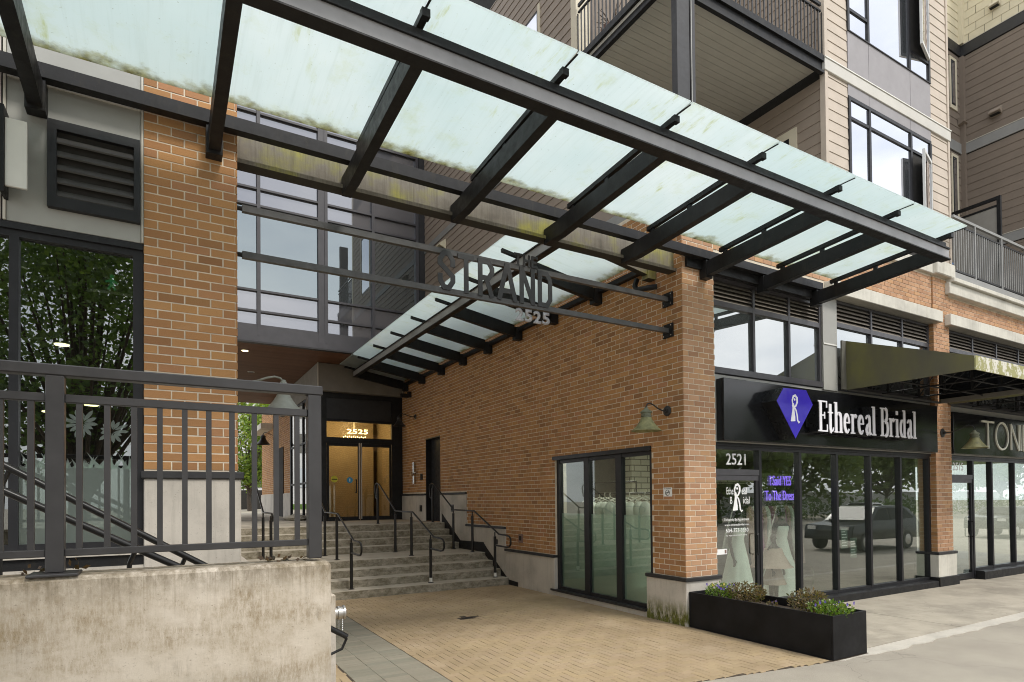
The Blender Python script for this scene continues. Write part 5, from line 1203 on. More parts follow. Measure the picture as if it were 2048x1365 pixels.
# ------------------------------------------------------------------ low retaining wall, guard rail, side stair
rw_ = thing('retaining_wall', 'stained pale concrete wall in the left foreground', 'wall', (-1, 3.6, 0))
wm = MB().bbox(-6.0, 0.84, 3.52, 3.80, -0.05, 1.685, b=0.02).build('wall_body', 'concrete_wall', rw_, fix=False)
gd = thing('guard_railing', 'dark grey steel guard railing on top of the concrete wall', 'railing', (0, 3.62, 1.68))
YR = 3.62
box('top_rail', 'guard_paint', gd, -6.0, 0.812, YR-0.035, YR+0.035, 2.645, 2.70, bev=0.006)
for x in (0.765, -0.445, -1.66):
    p = box('post', 'guard_paint', gd, x-0.037, x+0.037, YR-0.035, YR+0.035, 1.70, 2.645, bev=0.004)
    if x < 0.7: box('base_plate', 'guard_paint', p, x-0.10, x+0.10, YR-0.105, YR+0.08, 1.686, 1.70, bev=0.004)
for a, b in ((-0.408, 0.728), (-1.623, -0.482)):
    box('rail', 'guard_paint', gd, a, b, YR-0.018, YR+0.018, 2.52, 2.56, bev=0.003); box('rail', 'guard_paint', gd, a, b, YR-0.018, YR+0.018, 1.775, 1.81, bev=0.003)
    n = 10
    for k in range(n):
        x = a+(b-a)*(k+0.5)/n; box('baluster', 'guard_paint', gd, x-0.013, x+0.013, YR-0.013, YR+0.013, 1.81, 2.52)
ss = thing('side_stair', 'concrete side stair behind the low stained wall', 'stairs', (0, 5, 0))
for i in range(8): MB().box(-1.6+0.30*i if i else -6, -1.3+0.30*i, 3.85, 5.30, -0.05, 1.42-0.175*i).build('step', 'concrete', ss)
ck = MB().bbox(-6, 1.33, 5.42, 5.72, -0.05, 1.20, b=0.012).build('cheek_wall', 'concrete_wall', ss, fix=False)
MB().prism([(-6, 1.2), (-1.3, 1.2), (-6, 1.6)], 'y', 5.45, 5.70).build('cheek_rise', 'concrete', ss)
MB().bbox(0.72, 1.30, 7.45, 16.8, -0.05, 1.0, b=0.015).build('planting_curb', 'concrete', ss, fix=False)
def rail_pipe(label, y, p0, p1, ret):
    t = thing('stair_handrail', label, 'handrail', (0, y, 0), 'black handrails of the side stair')
    pts = [p0, p1]+ret
    MB().tube([(a, y, b) for a, b in pts], 0.024, 10).build('pipe', 'rail_paint', t, True)
    for f in (0.25, 0.60):
        x, z = p0[0]+(p1[0]-p0[0])*f, p0[1]+(p1[1]-p0[1])*f
        MB().tube([(x, y, z), (x-0.04, y+0.03, z-0.10), (x-0.06, y+0.06, z-0.5), (x-0.06, y+0.06, max(0.2, z-0.86))], 0.016, 6).build('post', 'rail_paint', t)
rail_pipe('upper black pipe handrail sloping down behind the guard railing', 5.10, (-1.6, 2.72), (1.32, 0.90), [(1.34, 0.885)])
rail_pipe('lower black pipe handrail sloping down behind the guard railing', 4.75, (-1.5, 2.48), (0.75, 1.22), [(0.77, 1.19), (0.76, 1.08)])
h_ = MB().tube([(1.34, 5.10, 0.875), (1.30, 5.10, 0.79), (1.20, 5.10, 0.755), (1.05, 5.10, 0.755)], 0.012, 8); h_ = tag(h_.build('rail_bracket', 'rail_paint', None, True), 'small curved black bracket under the handrail end by the wall', 'bracket')
fd = thing('fire_hose_connection', 'chrome fire hose connection with chains at the end of the low wall', 'hose connection', (1.34, 5.5, 0.95))
MB().lathe([(0.05, 0), (0.05, 0.03), (0.062, 0.03), (0.062, 0.05), (0.055, 0.05), (0.055, 0.075), (0.064, 0.078), (0.064, 0.095), (0.03, 0.105), (0.012, 0.11)], (1.331, 5.50, 1.02), 16, axis='x').build('hose_cap', 'steel_brushed', fd, True)
for k in range(2):
    m_ = MB()
    for j in range(9): m_.sphere((1.40-0.02*k, 5.47+0.05*k, 0.96-0.018*j), 0.007, n=6)
    m_.build('chain', 'chrome', fd)

# ------------------------------------------------------------------ handrails of the entrance steps
def step_rail(x, label, top=True, low=True, dy=0.0):
    t = thing('step_handrail', label, 'handrail', (x, 13, 0.17), 'black handrails of the entrance steps')
    pts = [(12.62, 0.93), (12.05, 0.92), (11.93, 0.94), (11.87, 1.00), (11.87, 1.11), (11.93, 1.17), (12.05, 1.19), (12.42, 1.20), (13.72, 1.73), (14.95, 1.745), (16.28, 2.46)]
    if not low: pts = [(13.60, 1.60), (13.55, 1.70), (13.72, 1.76), (14.95, 1.765), (16.28, 2.46)]
    if top: pts += [(16.5, 2.50), (16.62, 2.46), (16.66, 2.36), (16.60, 2.1), (16.45, 2.05)]
    MB().tube([(x, y, z) for y, z in pts], 0.021, 10).build('pipe', 'rail_paint', t, True)
    posts = [(12.62, 0.17, 1.24), (13.82, 0.68, 1.71), (14.98, 0.68, 1.75)]
    if not low: posts = posts[1:]
    if top: posts.append((16.42, 1.36, 2.46))
    for y, za, zb in posts:
        p = MB().tube([(x, y, za), (x, y, zb-0.10)], 0.033, 10).tube([(x, y, zb-0.10), (x, y, zb)], 0.016, 8).build('post', 'rail_paint', t, True)
        MB().lathe([(0.065, 0), (0.065, 0.008), (0.04, 0.014)], (x, y, za+0.003), 12).build('floor_flange', 'rail_paint', p)
    if x > 5: MB().lathe([(0.036, 0.02), (0.035, 0.11)], (x, 12.62, 0.17), 10).build('chipped_paint', 'white_panel', t)
step_rail(3.42, 'black step handrail just right of the low wall end')
step_rail(5.20, 'black step handrail in the middle of the entrance steps')
step_rail(6.84, 'black step handrail beside the passage brick wall')
step_rail(2.02, 'black step handrail glimpsed behind the guard railing', low=False)

# ------------------------------------------------------------------ planter box with plants
pb_ = thing('planter_box', 'long black metal planter box by the shop corner', 'planter', (7.5, 5.6, 0))
xa, xb, ya, yb, zt = 7.15, 7.872, 4.468, 6.818, 0.545
MB().bbox(xa, xb, ya, ya+0.03, 0.002, zt, b=0.004).build('end_panel', 'planter_black', pb_, fix=False); MB().bbox(xa, xb, yb-0.03, yb, 0.002, zt, b=0.004).build('end_panel', 'planter_black', pb_, fix=False)
MB().bbox(xa, xa+0.03, ya+0.031, yb-0.031, 0.002, zt-0.001, b=0.003).build('long_panel', 'planter_black', pb_, fix=False); MB().bbox(xb-0.03, xb, ya+0.031, yb-0.031, 0.002, zt-0.001, b=0.003).build('long_panel', 'planter_black', pb_, fix=False)
sl_ = MB(); nn = 24
for i in range(nn+1):
    for j in range(7): sl_.v.append((xa+0.03+(xb-xa-0.06)*j/6, ya+0.03+(yb-ya-0.06)*i/nn, 0.43+random.uniform(-0.015, 0.02)))
for i in range(nn):
    for j in range(6): a = i*7+j; sl_.f.append((a, a+1, a+8, a+7))
sl_.build('soil', 'soil', pb_, fix=False)
def leafy(mb, c, rx, ry, rz, n, l0, l1, rnd, up=0.3):
    for _ in range(n):
        while True:
            p = Vector((rnd.uniform(-1, 1), rnd.uniform(-1, 1), rnd.uniform(-1, 1)))
            if p.length < 1: break
        q = Vector((c[0]+p.x*rx, c[1]+p.y*ry, c[2]+p.z*rz)); d = Vector((p.x+rnd.uniform(-.7, .7), p.y+rnd.uniform(-.7, .7), up+rnd.uniform(-.6, .6))).normalized()
        s = d.orthogonal().normalized(); s.rotate(Matrix.Rotation(rnd.uniform(0, 6.28), 3, d)); l = rnd.uniform(l0, l1); w_ = l*0.32
        mb.add([q, q+d*l*0.5+s*w_, q+d*l, q+d*l*0.5-s*w_], [(0, 1, 2, 3)])
def shrub(label, x, y, r, h, leafmat, n, seed, flowers=None):
    rnd = random.Random(seed); t = thing('planter_plant', label, 'plant', (x, y, 0.43), 'plants in the black planter')
    mb = MB(); leafy(mb, (x, y, 0.45+h*0.5), r, r*1.1, h*0.55, n, 0.025, 0.05, rnd, 0.6); mb.build('foliage', leafmat, t, fix=False)
    sm = MB()
    for k in range(9):
        a, rr = rnd.uniform(0, 6.28), rnd.uniform(0.2, 0.8)*r; sm.tube([(x, y, 0.42), (x+rr*0.5*math.cos(a), y+rr*0.5*math.sin(a), 0.45+h*0.5), (x+rr*math.cos(a), y+rr*math.sin(a), 0.45+h*rnd.uniform(0.7, 1.05))], [0.006, 0.004, 0.002], 4)
    sm.build('stem', 'trunk', t)
    if flowers:
        for m_, k in flowers:
            fl = MB()
            for _ in range(k):
                a, rr = rnd.uniform(0, 6.28), r*math.sqrt(rnd.random()); cx, cy, cz = x+rr*math.cos(a), y+rr*math.sin(a)*1.1, 0.45+h*rnd.uniform(0.7, 1.05)
                for p in range(5): b = 2*math.pi*p/5; fl.add([(cx, cy-0.004, cz), (cx+0.02*math.cos(b-.5), cy-0.01, cz+0.02*math.sin(b-.5)), (cx+0.026*math.cos(b), cy-0.012, cz+0.026*math.sin(b)), (cx+0.02*math.cos(b+.5), cy-0.01, cz+0.02*math.sin(b+.5))], [(0, 1, 2, 3)])
            fl.build('flower', m_, t, fix=False)
shrub('green bedding plant with purple flowers at the far planter end', 7.42, 6.42, 0.22, 0.24, 'leaf_flowerbed', 560, 1, [('flower_purple', 14), ('flower_yellow', 6)])
shrub('brownish twiggy shrub near the far planter end', 7.50, 6.02, 0.25, 0.30, 'leaf_shrub', 900, 2)
shrub('brownish twiggy shrub near the street end of the planter', 7.55, 5.06, 0.24, 0.31, 'leaf_shrub', 900, 3)
shrub('bright green bedding plant with purple flowers at the street planter end', 7.50, 4.72, 0.25, 0.21, 'leaf_flowerbed', 640, 4, [('flower_purple', 10)])
shrub('sparse small seedling in the middle of the planter', 7.45, 5.55, 0.07, 0.10, 'leaf_shrub', 40, 6, [('flower_purple', 2)])
gr = MB(); rnd = random.Random(8)
for k in range(70):
    x, y = rnd.uniform(0.95, 1.28), rnd.uniform(7.5, 8.4); l = rnd.uniform(0.08, 0.25); a = rnd.uniform(0, 6.28)
    gr.add([(x-0.006, y, 1.0), (x+0.006, y, 1.0), (x+l*0.4*math.cos(a), y+l*0.4*math.sin(a), 1.0+l)], [(0, 1, 2)])
stuff(tag(gr.build('curb_grass', 'leaf_green', None, fix=False), 'thin weeds growing on the curb beside the pillar base', 'grass'))
dl_ = MB(); leafy(dl_, (0.60, 3.68, 1.695), 0.16, 0.08, 0.012, 26, 0.025, 0.05, rnd, 0.2); leafy(dl_, (-0.38, 3.70, 1.70), 0.05, 0.05, 0.05, 12, 0.02, 0.045, rnd, 0.5); leafy(dl_, (-0.55, 3.70, 1.70), 0.06, 0.05, 0.02, 12, 0.02, 0.04, rnd, 0.3)
stuff(tag(dl_.build('dry_leaf_litter', 'leaf_dry', None, fix=False), 'dry leaf litter lying on top of the low concrete wall', 'leaves'))

# ------------------------------------------------------------------ small fittings on the walls
nsn = thing('no_smoking_sign', 'small white no smoking plate on the brick corner', 'sign', (X0, 7.23, 2.05))
box('plate', 'decal_white', nsn, X0-0.010, X0-0.004, 7.13, 7.32, 2.045, 2.19)
t_ = MB(); t_.tube([(X0-0.0125, 7.225+0.045*math.cos(a*math.pi/10), 2.105+0.045*math.sin(a*math.pi/10)) for a in range(21)], 0.004, 4, False); t_.beam((X0-0.0125, 7.195, 2.135), (X0-0.0125, 7.255, 2.075), 0.004, 0.008); t_.box(X0-0.0125, X0-0.0105, 7.19, 7.26, 2.10, 2.11)
t_.build('ring_mark', 'black_metal', nsn)
tx = fit_text('word_mark', 'NO SMOKING', 'black_metal', nsn, 0, 0.16, 0, 0.02, 0, 0.001); tx.matrix_parent_inverse = Matrix.Translation(-WLOC[nsn.name]); tx.rotation_euler = (0, 0, -math.pi/2); tx.location = (X0-0.0105, 7.305, 2.162)
def vent_hood(label, p, d, mat='panel_trim', s=1.0):
    t = thing('vent_hood', label, 'vent', p, 'vent hoods on the siding'); x, y, z = p
    if d == '-x': MB().prism([(x, z), (x-0.02, z), (x-0.16*s, z-0.12*s), (x-0.16*s, z-0.15*s), (x, z-0.22*s)], 'y', y-0.13*s, y+0.13*s).build('hood', mat, t); box('grille', 'gap_dark', t, x-0.15*s, x-0.01, y-0.11*s, y+0.11*s, z-0.21*s, z-0.205*s)
    else: MB().prism([(y, z), (y-0.02, z), (y-0.16*s, z-0.12*s), (y-0.16*s, z-0.15*s), (y, z-0.22*s)], 'x', x-0.13*s, x+0.13*s).build('hood', mat, t)
vent_hood('pale vent hood on the passage siding above the inner canopy', (X0+0.024, 16.2, 9.62), '-x', 'shingle_cream', 1.3)
cm = thing('wall_camera', 'dark box camera under the canopy end on the passage wall', 'camera', (X0, 19.0, 5.4)); box('bracket', 'black_metal', cm, X0-0.10, X0-0.004, 18.85, 19.0, 5.42, 5.60); box('camera_body', 'black_metal', cm, X0-0.34, X0-0.10, 18.86, 18.98, 5.40, 5.52)
spk = thing('pipe_fitting', 'shiny standpipe valve on the brick wall by the lobby door', 'valve', (X0, 18.3, 2.9)); MB().tube([(X0-0.06, 18.55, 2.55), (X0-0.06, 18.55, 3.25)], 0.035, 8).build('pipe', 'chrome', spk, True); MB().tube([(X0, 18.55, 2.85), (X0-0.16, 18.55, 2.85)], 0.05, 8).build('outlet', 'chrome', spk, True); MB().tube([(X0-0.08, 18.8, 2.9), (X0-0.08, 18.3, 2.9)], 0.02, 8).build('handle', 'chrome', spk, True)
for k, (y, z, mt, lab) in enumerate(((18.0, 2.75, 'black_metal', 'small dark box on the brick wall beside the service doorway'), (11.9, 1.12, 'terracotta', 'brown outlet box on the brick wall near the steps'), (18.0, 1.75, 'black_metal', 'dark outlet box on the concrete plinth beyond the service doorway'), (13.05, 0.98, 'black_metal', 'dark step light in the concrete plinth halfway up'), (15.6, 1.78, 'sign_steel', 'small grey step light in the concrete plinth near the top'))):
    t = thing('wall_box', lab, 'outlet', (X0, y, z), 'small boxes on the passage wall'); xx = X0-0.002 if k in (0, 1) else X0-0.03
    box('cover', mt, t, xx-0.018, xx, y-0.09, y+0.09, z-0.10 if k != 3 else z-0.06, z+0.10 if k != 3 else z+0.06, bev=0.004); box('face', 'gap_dark', t, xx-0.022, xx-0.0185, y-0.05, y+0.05, z-0.05, z+0.05)

# ------------------------------------------------------------------ lettering on the shop glass
gx = Y0+0.13+0.05
dc = thing('shop_number_decal', 'white number 2521 on the glass over the bridal shop door', 'lettering', (8.5, gx, 2.5)); fit_text('digits', '2521', 'decal_white', dc, 8.30, 8.80, 2.575, 0.20, gx, 0.002, 0.012)
dc = thing('shop_number_decal', 'white number 2515 on the glass at the right edge', 'lettering', (16.3, gx, 2.5)); fit_text('digits', '2515', 'decal_white', dc, 16.05, 16.55, 2.60, 0.19, gx, 0.002, 0.01)
gy = Y0+0.13+0.032
dc = thing('door_decal', 'white bridal shop logo and phone number on the glass door', 'lettering', (8.5, gy, 1.6))
bride_r('bride_emblem', 8.54, 1.79, 0.46, gy, 'decal_white', dc, 0.002)
fit_text('words', 'Ethe', 'decal_white', dc, 8.28, 8.45, 2.07, 0.12, gy, 0.002); fit_text('words', 'eal', 'decal_white', dc, 8.66, 8.79, 2.07, 0.12, gy, 0.002)
fit_text('words', 'B', 'decal_white', dc, 8.37, 8.42, 1.91, 0.12, gy, 0.002); fit_text('words', 'idal', 'decal_white', dc, 8.70, 8.86, 1.91, 0.12, gy, 0.002)
fit_text('words', 'Exclusively By Appointment', 'decal_white', dc, 8.22, 8.84, 1.605, 0.06, gy, 0.002); fit_text('words', 'www.etherealbridal.com', 'decal_white', dc, 8.22, 8.84, 1.535, 0.035, gy, 0.002)
fit_text('words', '604-353-3650', 'decal_white', dc, 8.25, 8.82, 1.42, 0.07, gy, 0.002, 0.01); fit_text('words', 'by appointment only', 'decal_white', dc, 8.25, 8.78, 1.355, 0.03, gy, 0.002)
dc = thing('door_notice', 'small white notice strip on the edge of the bridal shop door', 'notice', (8.1, gy, 1.1)); box('paper', 'decal_white', dc, 8.02, 8.27, gy-0.003, gy, 1.06, 1.15); box('mark', 'terracotta', dc, 8.21, 8.255, gy-0.0045, gy-0.0035, 1.075, 1.135)
for k, (x, z, lab) in enumerate(((11.62, 0.98, 'left one of two hanging paper notices inside the shop window'), (11.93, 0.78, 'right one of two hanging paper notices inside the shop window'))):
    dc = thing('window_notice', lab, 'notice', (x, gx, z), 'paper notices in the shop window'); box('paper', 'window_film', dc, x, x+0.22, gx+0.03, gx+0.033, z, z+0.40)
    for q in range(6): box('print_line', 'decal_white', dc, x+0.02, x+0.20-0.03*(q % 3), gx+0.027, gx+0.029, z+0.05+q*0.055, z+0.065+q*0.055)
nn_ = thing('neon_sign', 'purple neon words I Said YES To The Dress inside the shop', 'neon sign', (10.4, 7.6, 2.1))
fit_text('neon_words', 'I Said YES', 'neon_purple', nn_, 10.12, 10.76, 2.24, 0.19, 7.55, 0.012, 0.0); fit_text('neon_words', 'To The Dress', 'neon_purple', nn_, 9.98, 10.86, 1.95, 0.19, 7.55, 0.012, 0.0)
box('clear_backing', 'glass_shop', nn_, 9.92, 10.92, 7.565, 7.57, 1.92, 2.53)
for x in (10.1, 10.7): MB().tube([(x, 7.57, 2.53), (x, 7.57, 3.02)], 0.004, 4).build('hanging_wire', 'black_metal', nn_)

# ------------------------------------------------------------------ inside the bridal shop
si = thing('shop_interior', 'dim bridal shop room behind the glass', 'room', (11, 9.5, 0))
box('floor', 'shop_floor', si, X0+0.2, 14.88, Y0+0.26, 12.2, -0.02, 0.07); box('ceiling', 'shop_ceiling', si, X0+0.2, 14.88, Y0+0.26, 12.2, 3.05, 3.12)
box('back_wall', 'shop_wall', si, X0+0.3, 14.88, 12.2, 12.3, 0.0, 3.1); box('end_wall', 'shop_wall', si, 14.80, 14.88, Y0+0.42, 12.2, 0.0, 3.1)
box('tiled_pier', 'shop_tile', si, 9.6, 11.1, 10.9, 11.2, 0.07, 3.05); box('tiled_beam', 'shop_tile', si, 11.1, 14.8, 10.0, 10.2, 2.35, 2.62)
box('floor', 'shop_floor', si, 15.62, 24, Y0+0.26, 12.2, -0.02, 0.07); box('back_wall', 'shop_wall', si, 15.62, 24, 12.2, 12.3, 0.0, 3.1); box('ceiling', 'shop_ceiling', si, 15.62, 24, Y0+0.26, 12.2, 3.05, 3.12)
for k, (x, y) in enumerate(((8.7, 8.3), (10.3, 8.2), (8.2, 9.9))):
    box('ceiling_light', 'shop_light', si, x-0.6, x+0.6, y-0.08, y+0.08, 3.02, 3.045)
def mannequin(label, x, y, dress, veil, face=0.0, h=1.72, puff=1.0, short=False, bare=True, seed=1):
    rnd = random.Random(seed); z0 = 0.075
    t = thing('dress_mannequin', label, 'mannequin', (x, y, z0), 'mannequins in the shop window')
    k = h/1.72; b = MB(); c = (x, y, z0)
    prof = [(0.10, 0.95), (0.13, 1.02), (0.105, 1.12), (0.13, 1.24), (0.15, 1.34), (0.135, 1.42), (0.06, 1.47), (0.048, 1.50), (0.047, 1.53), (0.062, 1.56), (0.078, 1.60), (0.086, 1.65), (0.08, 1.70), (0.055, 1.745), (0.01, 1.76)]
    b.lathe([(r*k, z*k) for r, z in prof], c, 16, 1.0, 0.85)
    for s in (-1, 1):
        b.tube([(x+s*0.12*k, y, z0+1.40*k), (x+s*0.20*k, y-0.01, z0+1.34*k), (x+s*0.24*k, y-0.02, z0+1.10*k), (x+s*0.23*k, y-0.08, z0+0.86*k), (x+s*0.22*k, y-0.10, z0+0.78*k)], [0.05*k, 0.05*k, 0.036*k, 0.026*k, 0.02*k], 8)
        for f in range(4): b.tube([(x+s*0.22*k+(f-1.5)*0.012, y-0.10, z0+0.79*k), (x+s*0.22*k+(f-1.5)*0.016, y-0.115, z0+0.70*k), (x+s*0.215*k+(f-1.5)*0.014, y-0.10, z0+0.65*k)], 0.008, 5)
        b.tube([(x+s*0.19*k, y-0.11, z0+0.78*k), (x+s*0.175*k, y-0.13, z0+0.72*k)], 0.008, 5)
    b.tube([(x, y-0.083*k, z0+1.655*k), (x, y-0.10*k, z0+1.63*k), (x, y-0.078*k, z0+1.62*k)], 0.009, 6)
    if short: b.tube([(x-0.07, y, z0+0.9*k), (x-0.07, y, z0+0.02)], [0.06, 0.035], 8); b.tube([(x+0.07, y, z0+0.9*k), (x+0.07, y, z0+0.02)], [0.06, 0.035], 8)
    b.build('body', 'mannequin_black', t, True)
    ph = rnd.uniform(0, 6); lo = 0.42 if short else 0.0
    wob = lambda a, z: 0.07*math.sin(9*a+ph)*max(0, (1.0*k-z))+0.03*math.sin(17*a+ph)*max(0, 1.0*k-z)
    pf = [(0.42*puff if not short else 0.36*puff, lo), (0.36*puff if not short else 0.33*puff, lo+0.05), (0.27*puff, 0.45 if not short else 0.62), (0.20, 0.80), (0.155, 0.98), (0.122, 1.12), (0.142, 1.24), (0.162, 1.33), (0.150, 1.37)]
    MB().lathe([(r*k, z*k) for r, z in pf], c, 40, 1.0, 0.9, wob=wob).build('gown', dress, t, True)
    if short: MB().lathe([(0.40*puff, 0.62), (0.34*puff, 0.66), (0.20, 0.86), (0.165, 0.97)], c, 40, 1.0, 0.9, wob=wob).build('tier', dress, t, True)
    if veil:
        v = MB(); n = 15; rows_ = [(0.10, 1.78), (0.13, 1.70), (0.20, 1.50), (0.30, 1.2), (0.36, 0.9)]
        for r, z in rows_:
            for i in range(n):
                a = R(20)+R(140)*i/(n-1); rr = r*k*(1+0.06*math.sin(7*i)); v.v.append((x+rr*math.cos(a)*1.0, y+0.02+rr*math.sin(a)*0.7-0.06, z0+z*k))
        for j in range(len(rows_)-1):
            for i in range(n-1): a = j*n+i; v.f.append((a, a+1, a+n+1, a+n))
        v.build('veil', 'veil', t, True, fix=False)
    return t
mannequin('black mannequin in a white gown seen through the glass door', 9.42, 7.75, 'dress_white', True, seed=2)
mannequin('black veiled mannequin in a full white gown in the window', 10.58, 7.66, 'dress_white', True, puff=1.2, seed=3)
mannequin('child sized black mannequin in a short pink tiered dress', 10.02, 7.42, 'dress_pink', False, h=1.22, puff=0.95, short=True, seed=4)
rk = thing('dress_rack', 'dark clothes rail behind the passage side window', 'rack', (8.3, 9, 0))
MB().tube([(7.95, 8.3, 0.08), (7.95, 8.3, 2.05), (7.95, 8.35, 2.12), (7.95, 10.45, 2.12), (7.95, 10.5, 2.05), (7.95, 10.5, 0.08)], 0.02, 8).build('rail', 'mannequin_black', rk, True); MB().tube([(7.95, 8.9, 2.12), (7.95, 8.9, 2.35), (7.95, 10.2, 2.35), (7.95, 10.2, 2.12)], 0.015, 6).build('upper_rail', 'mannequin_black', rk, True)
hang_n = 9
for i in range(hang_n):
    y = 8.62+i*0.20; lab = ['white gown nearest the corner on the dress rail', 'second white gown from the corner on the dress rail', 'third white gown from the corner on the dress rail', 'fourth white gown from the corner on the dress rail', 'fifth white gown from the corner on the dress rail', 'sixth white gown from the corner on the dress rail', 'seventh white gown from the corner on the dress rail', 'eighth white gown from the corner on the dress rail', 'white gown furthest from the corner on the dress rail'][i]
    t = thing('hanging_gown', lab, 'dress', (7.95, y, 0.5), 'gowns on the dress rail'); ph = i*1.3
    x_ = 7.92+0.03*math.sin(i*2.1)
    MB().tube([(x_, y, 2.135), (x_, y+0.012, 2.10), (x_, y, 2.05), (x_-0.22, y+0.02, 1.96), (x_-0.24, y+0.02, 1.945)], 0.010, 6).tube([(x_, y, 2.05), (x_+0.22, y-0.02, 1.96)], 0.010, 6).build('hanger', 'hanger_white', t)
    MB().lathe([(0.30+0.05*math.sin(i), 0.35-0.25*(i == 1)), (0.26, 0.6), (0.16, 1.15), (0.11, 1.42), (0.14, 1.70), (0.155, 1.82), (0.12, 1.90), (0.05, 1.955)], (x_, y, 0.0), 26, 1.0, 0.42, wob=lambda a, z: 0.10*math.sin(7*a+ph)*max(0.1, 1.5-z)).build('gown', 'dress_white', t, True)
bn = thing('shop_bench', 'metal bench with folded fabric behind the passage side window', 'bench', (7.65, 9.15, 0.07))
b_ = MB()
for yy in (8.75, 9.55):
    b_.tube([(7.50, yy, 0.075), (7.50, yy, 0.50), (7.54, yy, 0.55), (7.76, yy, 0.55), (7.80, yy, 0.50), (7.80, yy, 0.075)], 0.016, 6)
b_.box(7.52, 7.78, 8.75, 9.55, 0.50, 0.53); b_.build('bench_frame', 'lamp_dark', bn)
m_ = MB().sphere((7.65, 9.25, 0.60), 0.20, 0.6, 1.4, 0.5, 10); m_.v = [(x+random.uniform(-.02, .02), y+random.uniform(-.02, .02), max(0.54, z)) for x, y, z in m_.v]; tag(m_.build('folded_cloth', 'grey_fabric', None, True), 'grey bundle of fabric on the bench in the side window', 'fabric')
tag(MB().bbox(7.53, 7.77, 8.77, 9.02, 0.535, 0.62, b=0.02).build('folded_cloth', 'teal_fabric', None), 'teal folded cloth on the bench in the side window', 'fabric')
tag(MB().bbox(7.46, 7.80, 8.25, 8.65, 0.075, 0.33, b=0.02).build('storage_box', 'shop_wall', None), 'pale storage box under the bench in the side window', 'box')
rk2 = thing('dress_rack', 'rail of pink and mauve dresses deep inside the bridal shop', 'rack', (12.6, 9.2, 0))
MB().tube([(11.6, 9.3, 0.08), (11.6, 9.3, 1.85), (13.6, 9.3, 1.85), (13.6, 9.3, 0.08)], 0.02, 8).build('rail', 'mannequin_black', rk2)
for i in range(13):
    ph = i*1.7; MB().lathe([(0.20+0.03*math.sin(i), 0.40+0.1*(i % 3)), (0.17, 0.7), (0.11, 1.2), (0.13, 1.5), (0.10, 1.70), (0.04, 1.80)], (11.75+i*0.145, 9.3, 0.0), 20, 0.42, 1.0, wob=lambda a, z: 0.10*math.sin(7*a+ph)*max(0.1, 1.5-z)).build('hanging_dress', ('dress_pink', 'dress_mauve', 'dress_white')[(i*5) % 3], rk2, True)
sc_ = thing('plant_stand', 'thin wooden stand on the shop floor behind the glass', 'stand', (11.7, 7.9, 0.07))
for s in (-0.28, 0.28): MB().tube([(11.7+s*0.8, 7.9, 0.075), (11.7+s*1.05, 7.9, 0.3), (11.7+s*0.8, 7.9, 0.55)], 0.018, 6).build('leg', 'lamp_verdigris', sc_)
box('cross_bar', 'lamp_verdigris', sc_, 11.46, 11.94, 7.885, 7.915, 0.28, 0.31)

# ------------------------------------------------------------------ apartment wing at the right edge and its terrace
wg = thing('apartment_wing', 'brown and cream sided apartment wing at the right edge', 'building', (24, 9, 7))
XW, YW = 21.52, 9.0
sdw = box('street_flank', 'gap_dark', wg, XW+0.02, XW+4, 5.0, YW+3, 7.17, 20.0)
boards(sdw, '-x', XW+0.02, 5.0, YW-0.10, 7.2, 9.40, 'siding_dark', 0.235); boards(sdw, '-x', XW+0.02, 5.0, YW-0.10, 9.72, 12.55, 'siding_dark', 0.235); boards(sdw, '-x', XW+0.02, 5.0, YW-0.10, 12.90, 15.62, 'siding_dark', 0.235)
z = 16.0; row = 0
while z < 20:
    y = 5.0-(0.2 if row % 2 else 0)
    while y < YW-0.1: MB().prism([(XW+0.02, z+0.003), (XW+0.004, z+0.003), (XW+0.014, z+0.25), (XW+0.02, z+0.25)], 'y', max(5.0, y)+0.006, min(y+0.42, YW-0.1)-0.006).build('shingle', 'shingle_cream', sdw); y += 0.42
    z += 0.25; row += 1
for za, zb, m_ in ((9.42, 9.70, 'trim_grey'), (12.57, 12.88, 'trim_grey'), (15.64, 15.98, 'charcoal_metal')):
    box('belt_band', m_, sdw, XW-0.02, XW+0.02, 5.0, YW-0.021, za, zb); 
    box('belt_drip', 'panel_trim', sdw, XW-0.03, XW+0.02, 5.0, YW-0.031, zb, zb+0.02)
bkw = box('court_wall', 'gap_dark', wg, 16.34, XW+0.02, YW+0.02, YW+0.5, 7.17, 20.0)
WH = [(20.80, 21.22, 10.3, 12.45), (20.80, 21.22, 13.85, 15.45)]
for za, zb in ((7.2, 9.40), (9.72, 12.55), (12.90, 15.62)): boards(bkw, '-y', YW+0.02, 16.4, XW-0.08, za, zb, 'siding_dark', 0.235, holes=WH)
boards(bkw, '-y', YW+0.02, 16.4, XW-0.08, 16.0, 20, 'shingle_cream', 0.25)
for za, zb, m_ in ((9.42, 9.70, 'trim_grey'), (12.57, 12.88, 'trim_grey'), (15.64, 15.98, 'charcoal_metal')): box('belt_band', m_, bkw, 16.4, XW-0.021, YW-0.02, YW+0.02, za, zb)
box('corner_trim', 'siding_dark', bkw, XW-0.10, XW+0.018, YW-0.11, YW+0.018, 7.2, 15.6); box('corner_trim', 'shingle_cream', bkw, XW-0.10, XW+0.018, YW-0.11, YW+0.018, 16.0, 20)
for xa, xb, za, zb in WH:
    f = box('narrow_window', 'trim_cream', bkw, xa, xb, YW-0.02, YW+0.018, za, zb); box('sash', 'dark_frame', f, xa+0.07, xb-0.13, YW-0.03, YW-0.021, za+0.12, zb-0.10); box('pane', 'glass_upper', f, xa+0.11, xb-0.17, YW-0.036, YW-0.031, za+0.16, zb-0.14)
vent_hood('cream vent hood high on the shingled wing wall', (XW+0.01, 8.07, 16.75), '-x', 'trim_cream', 1.0)
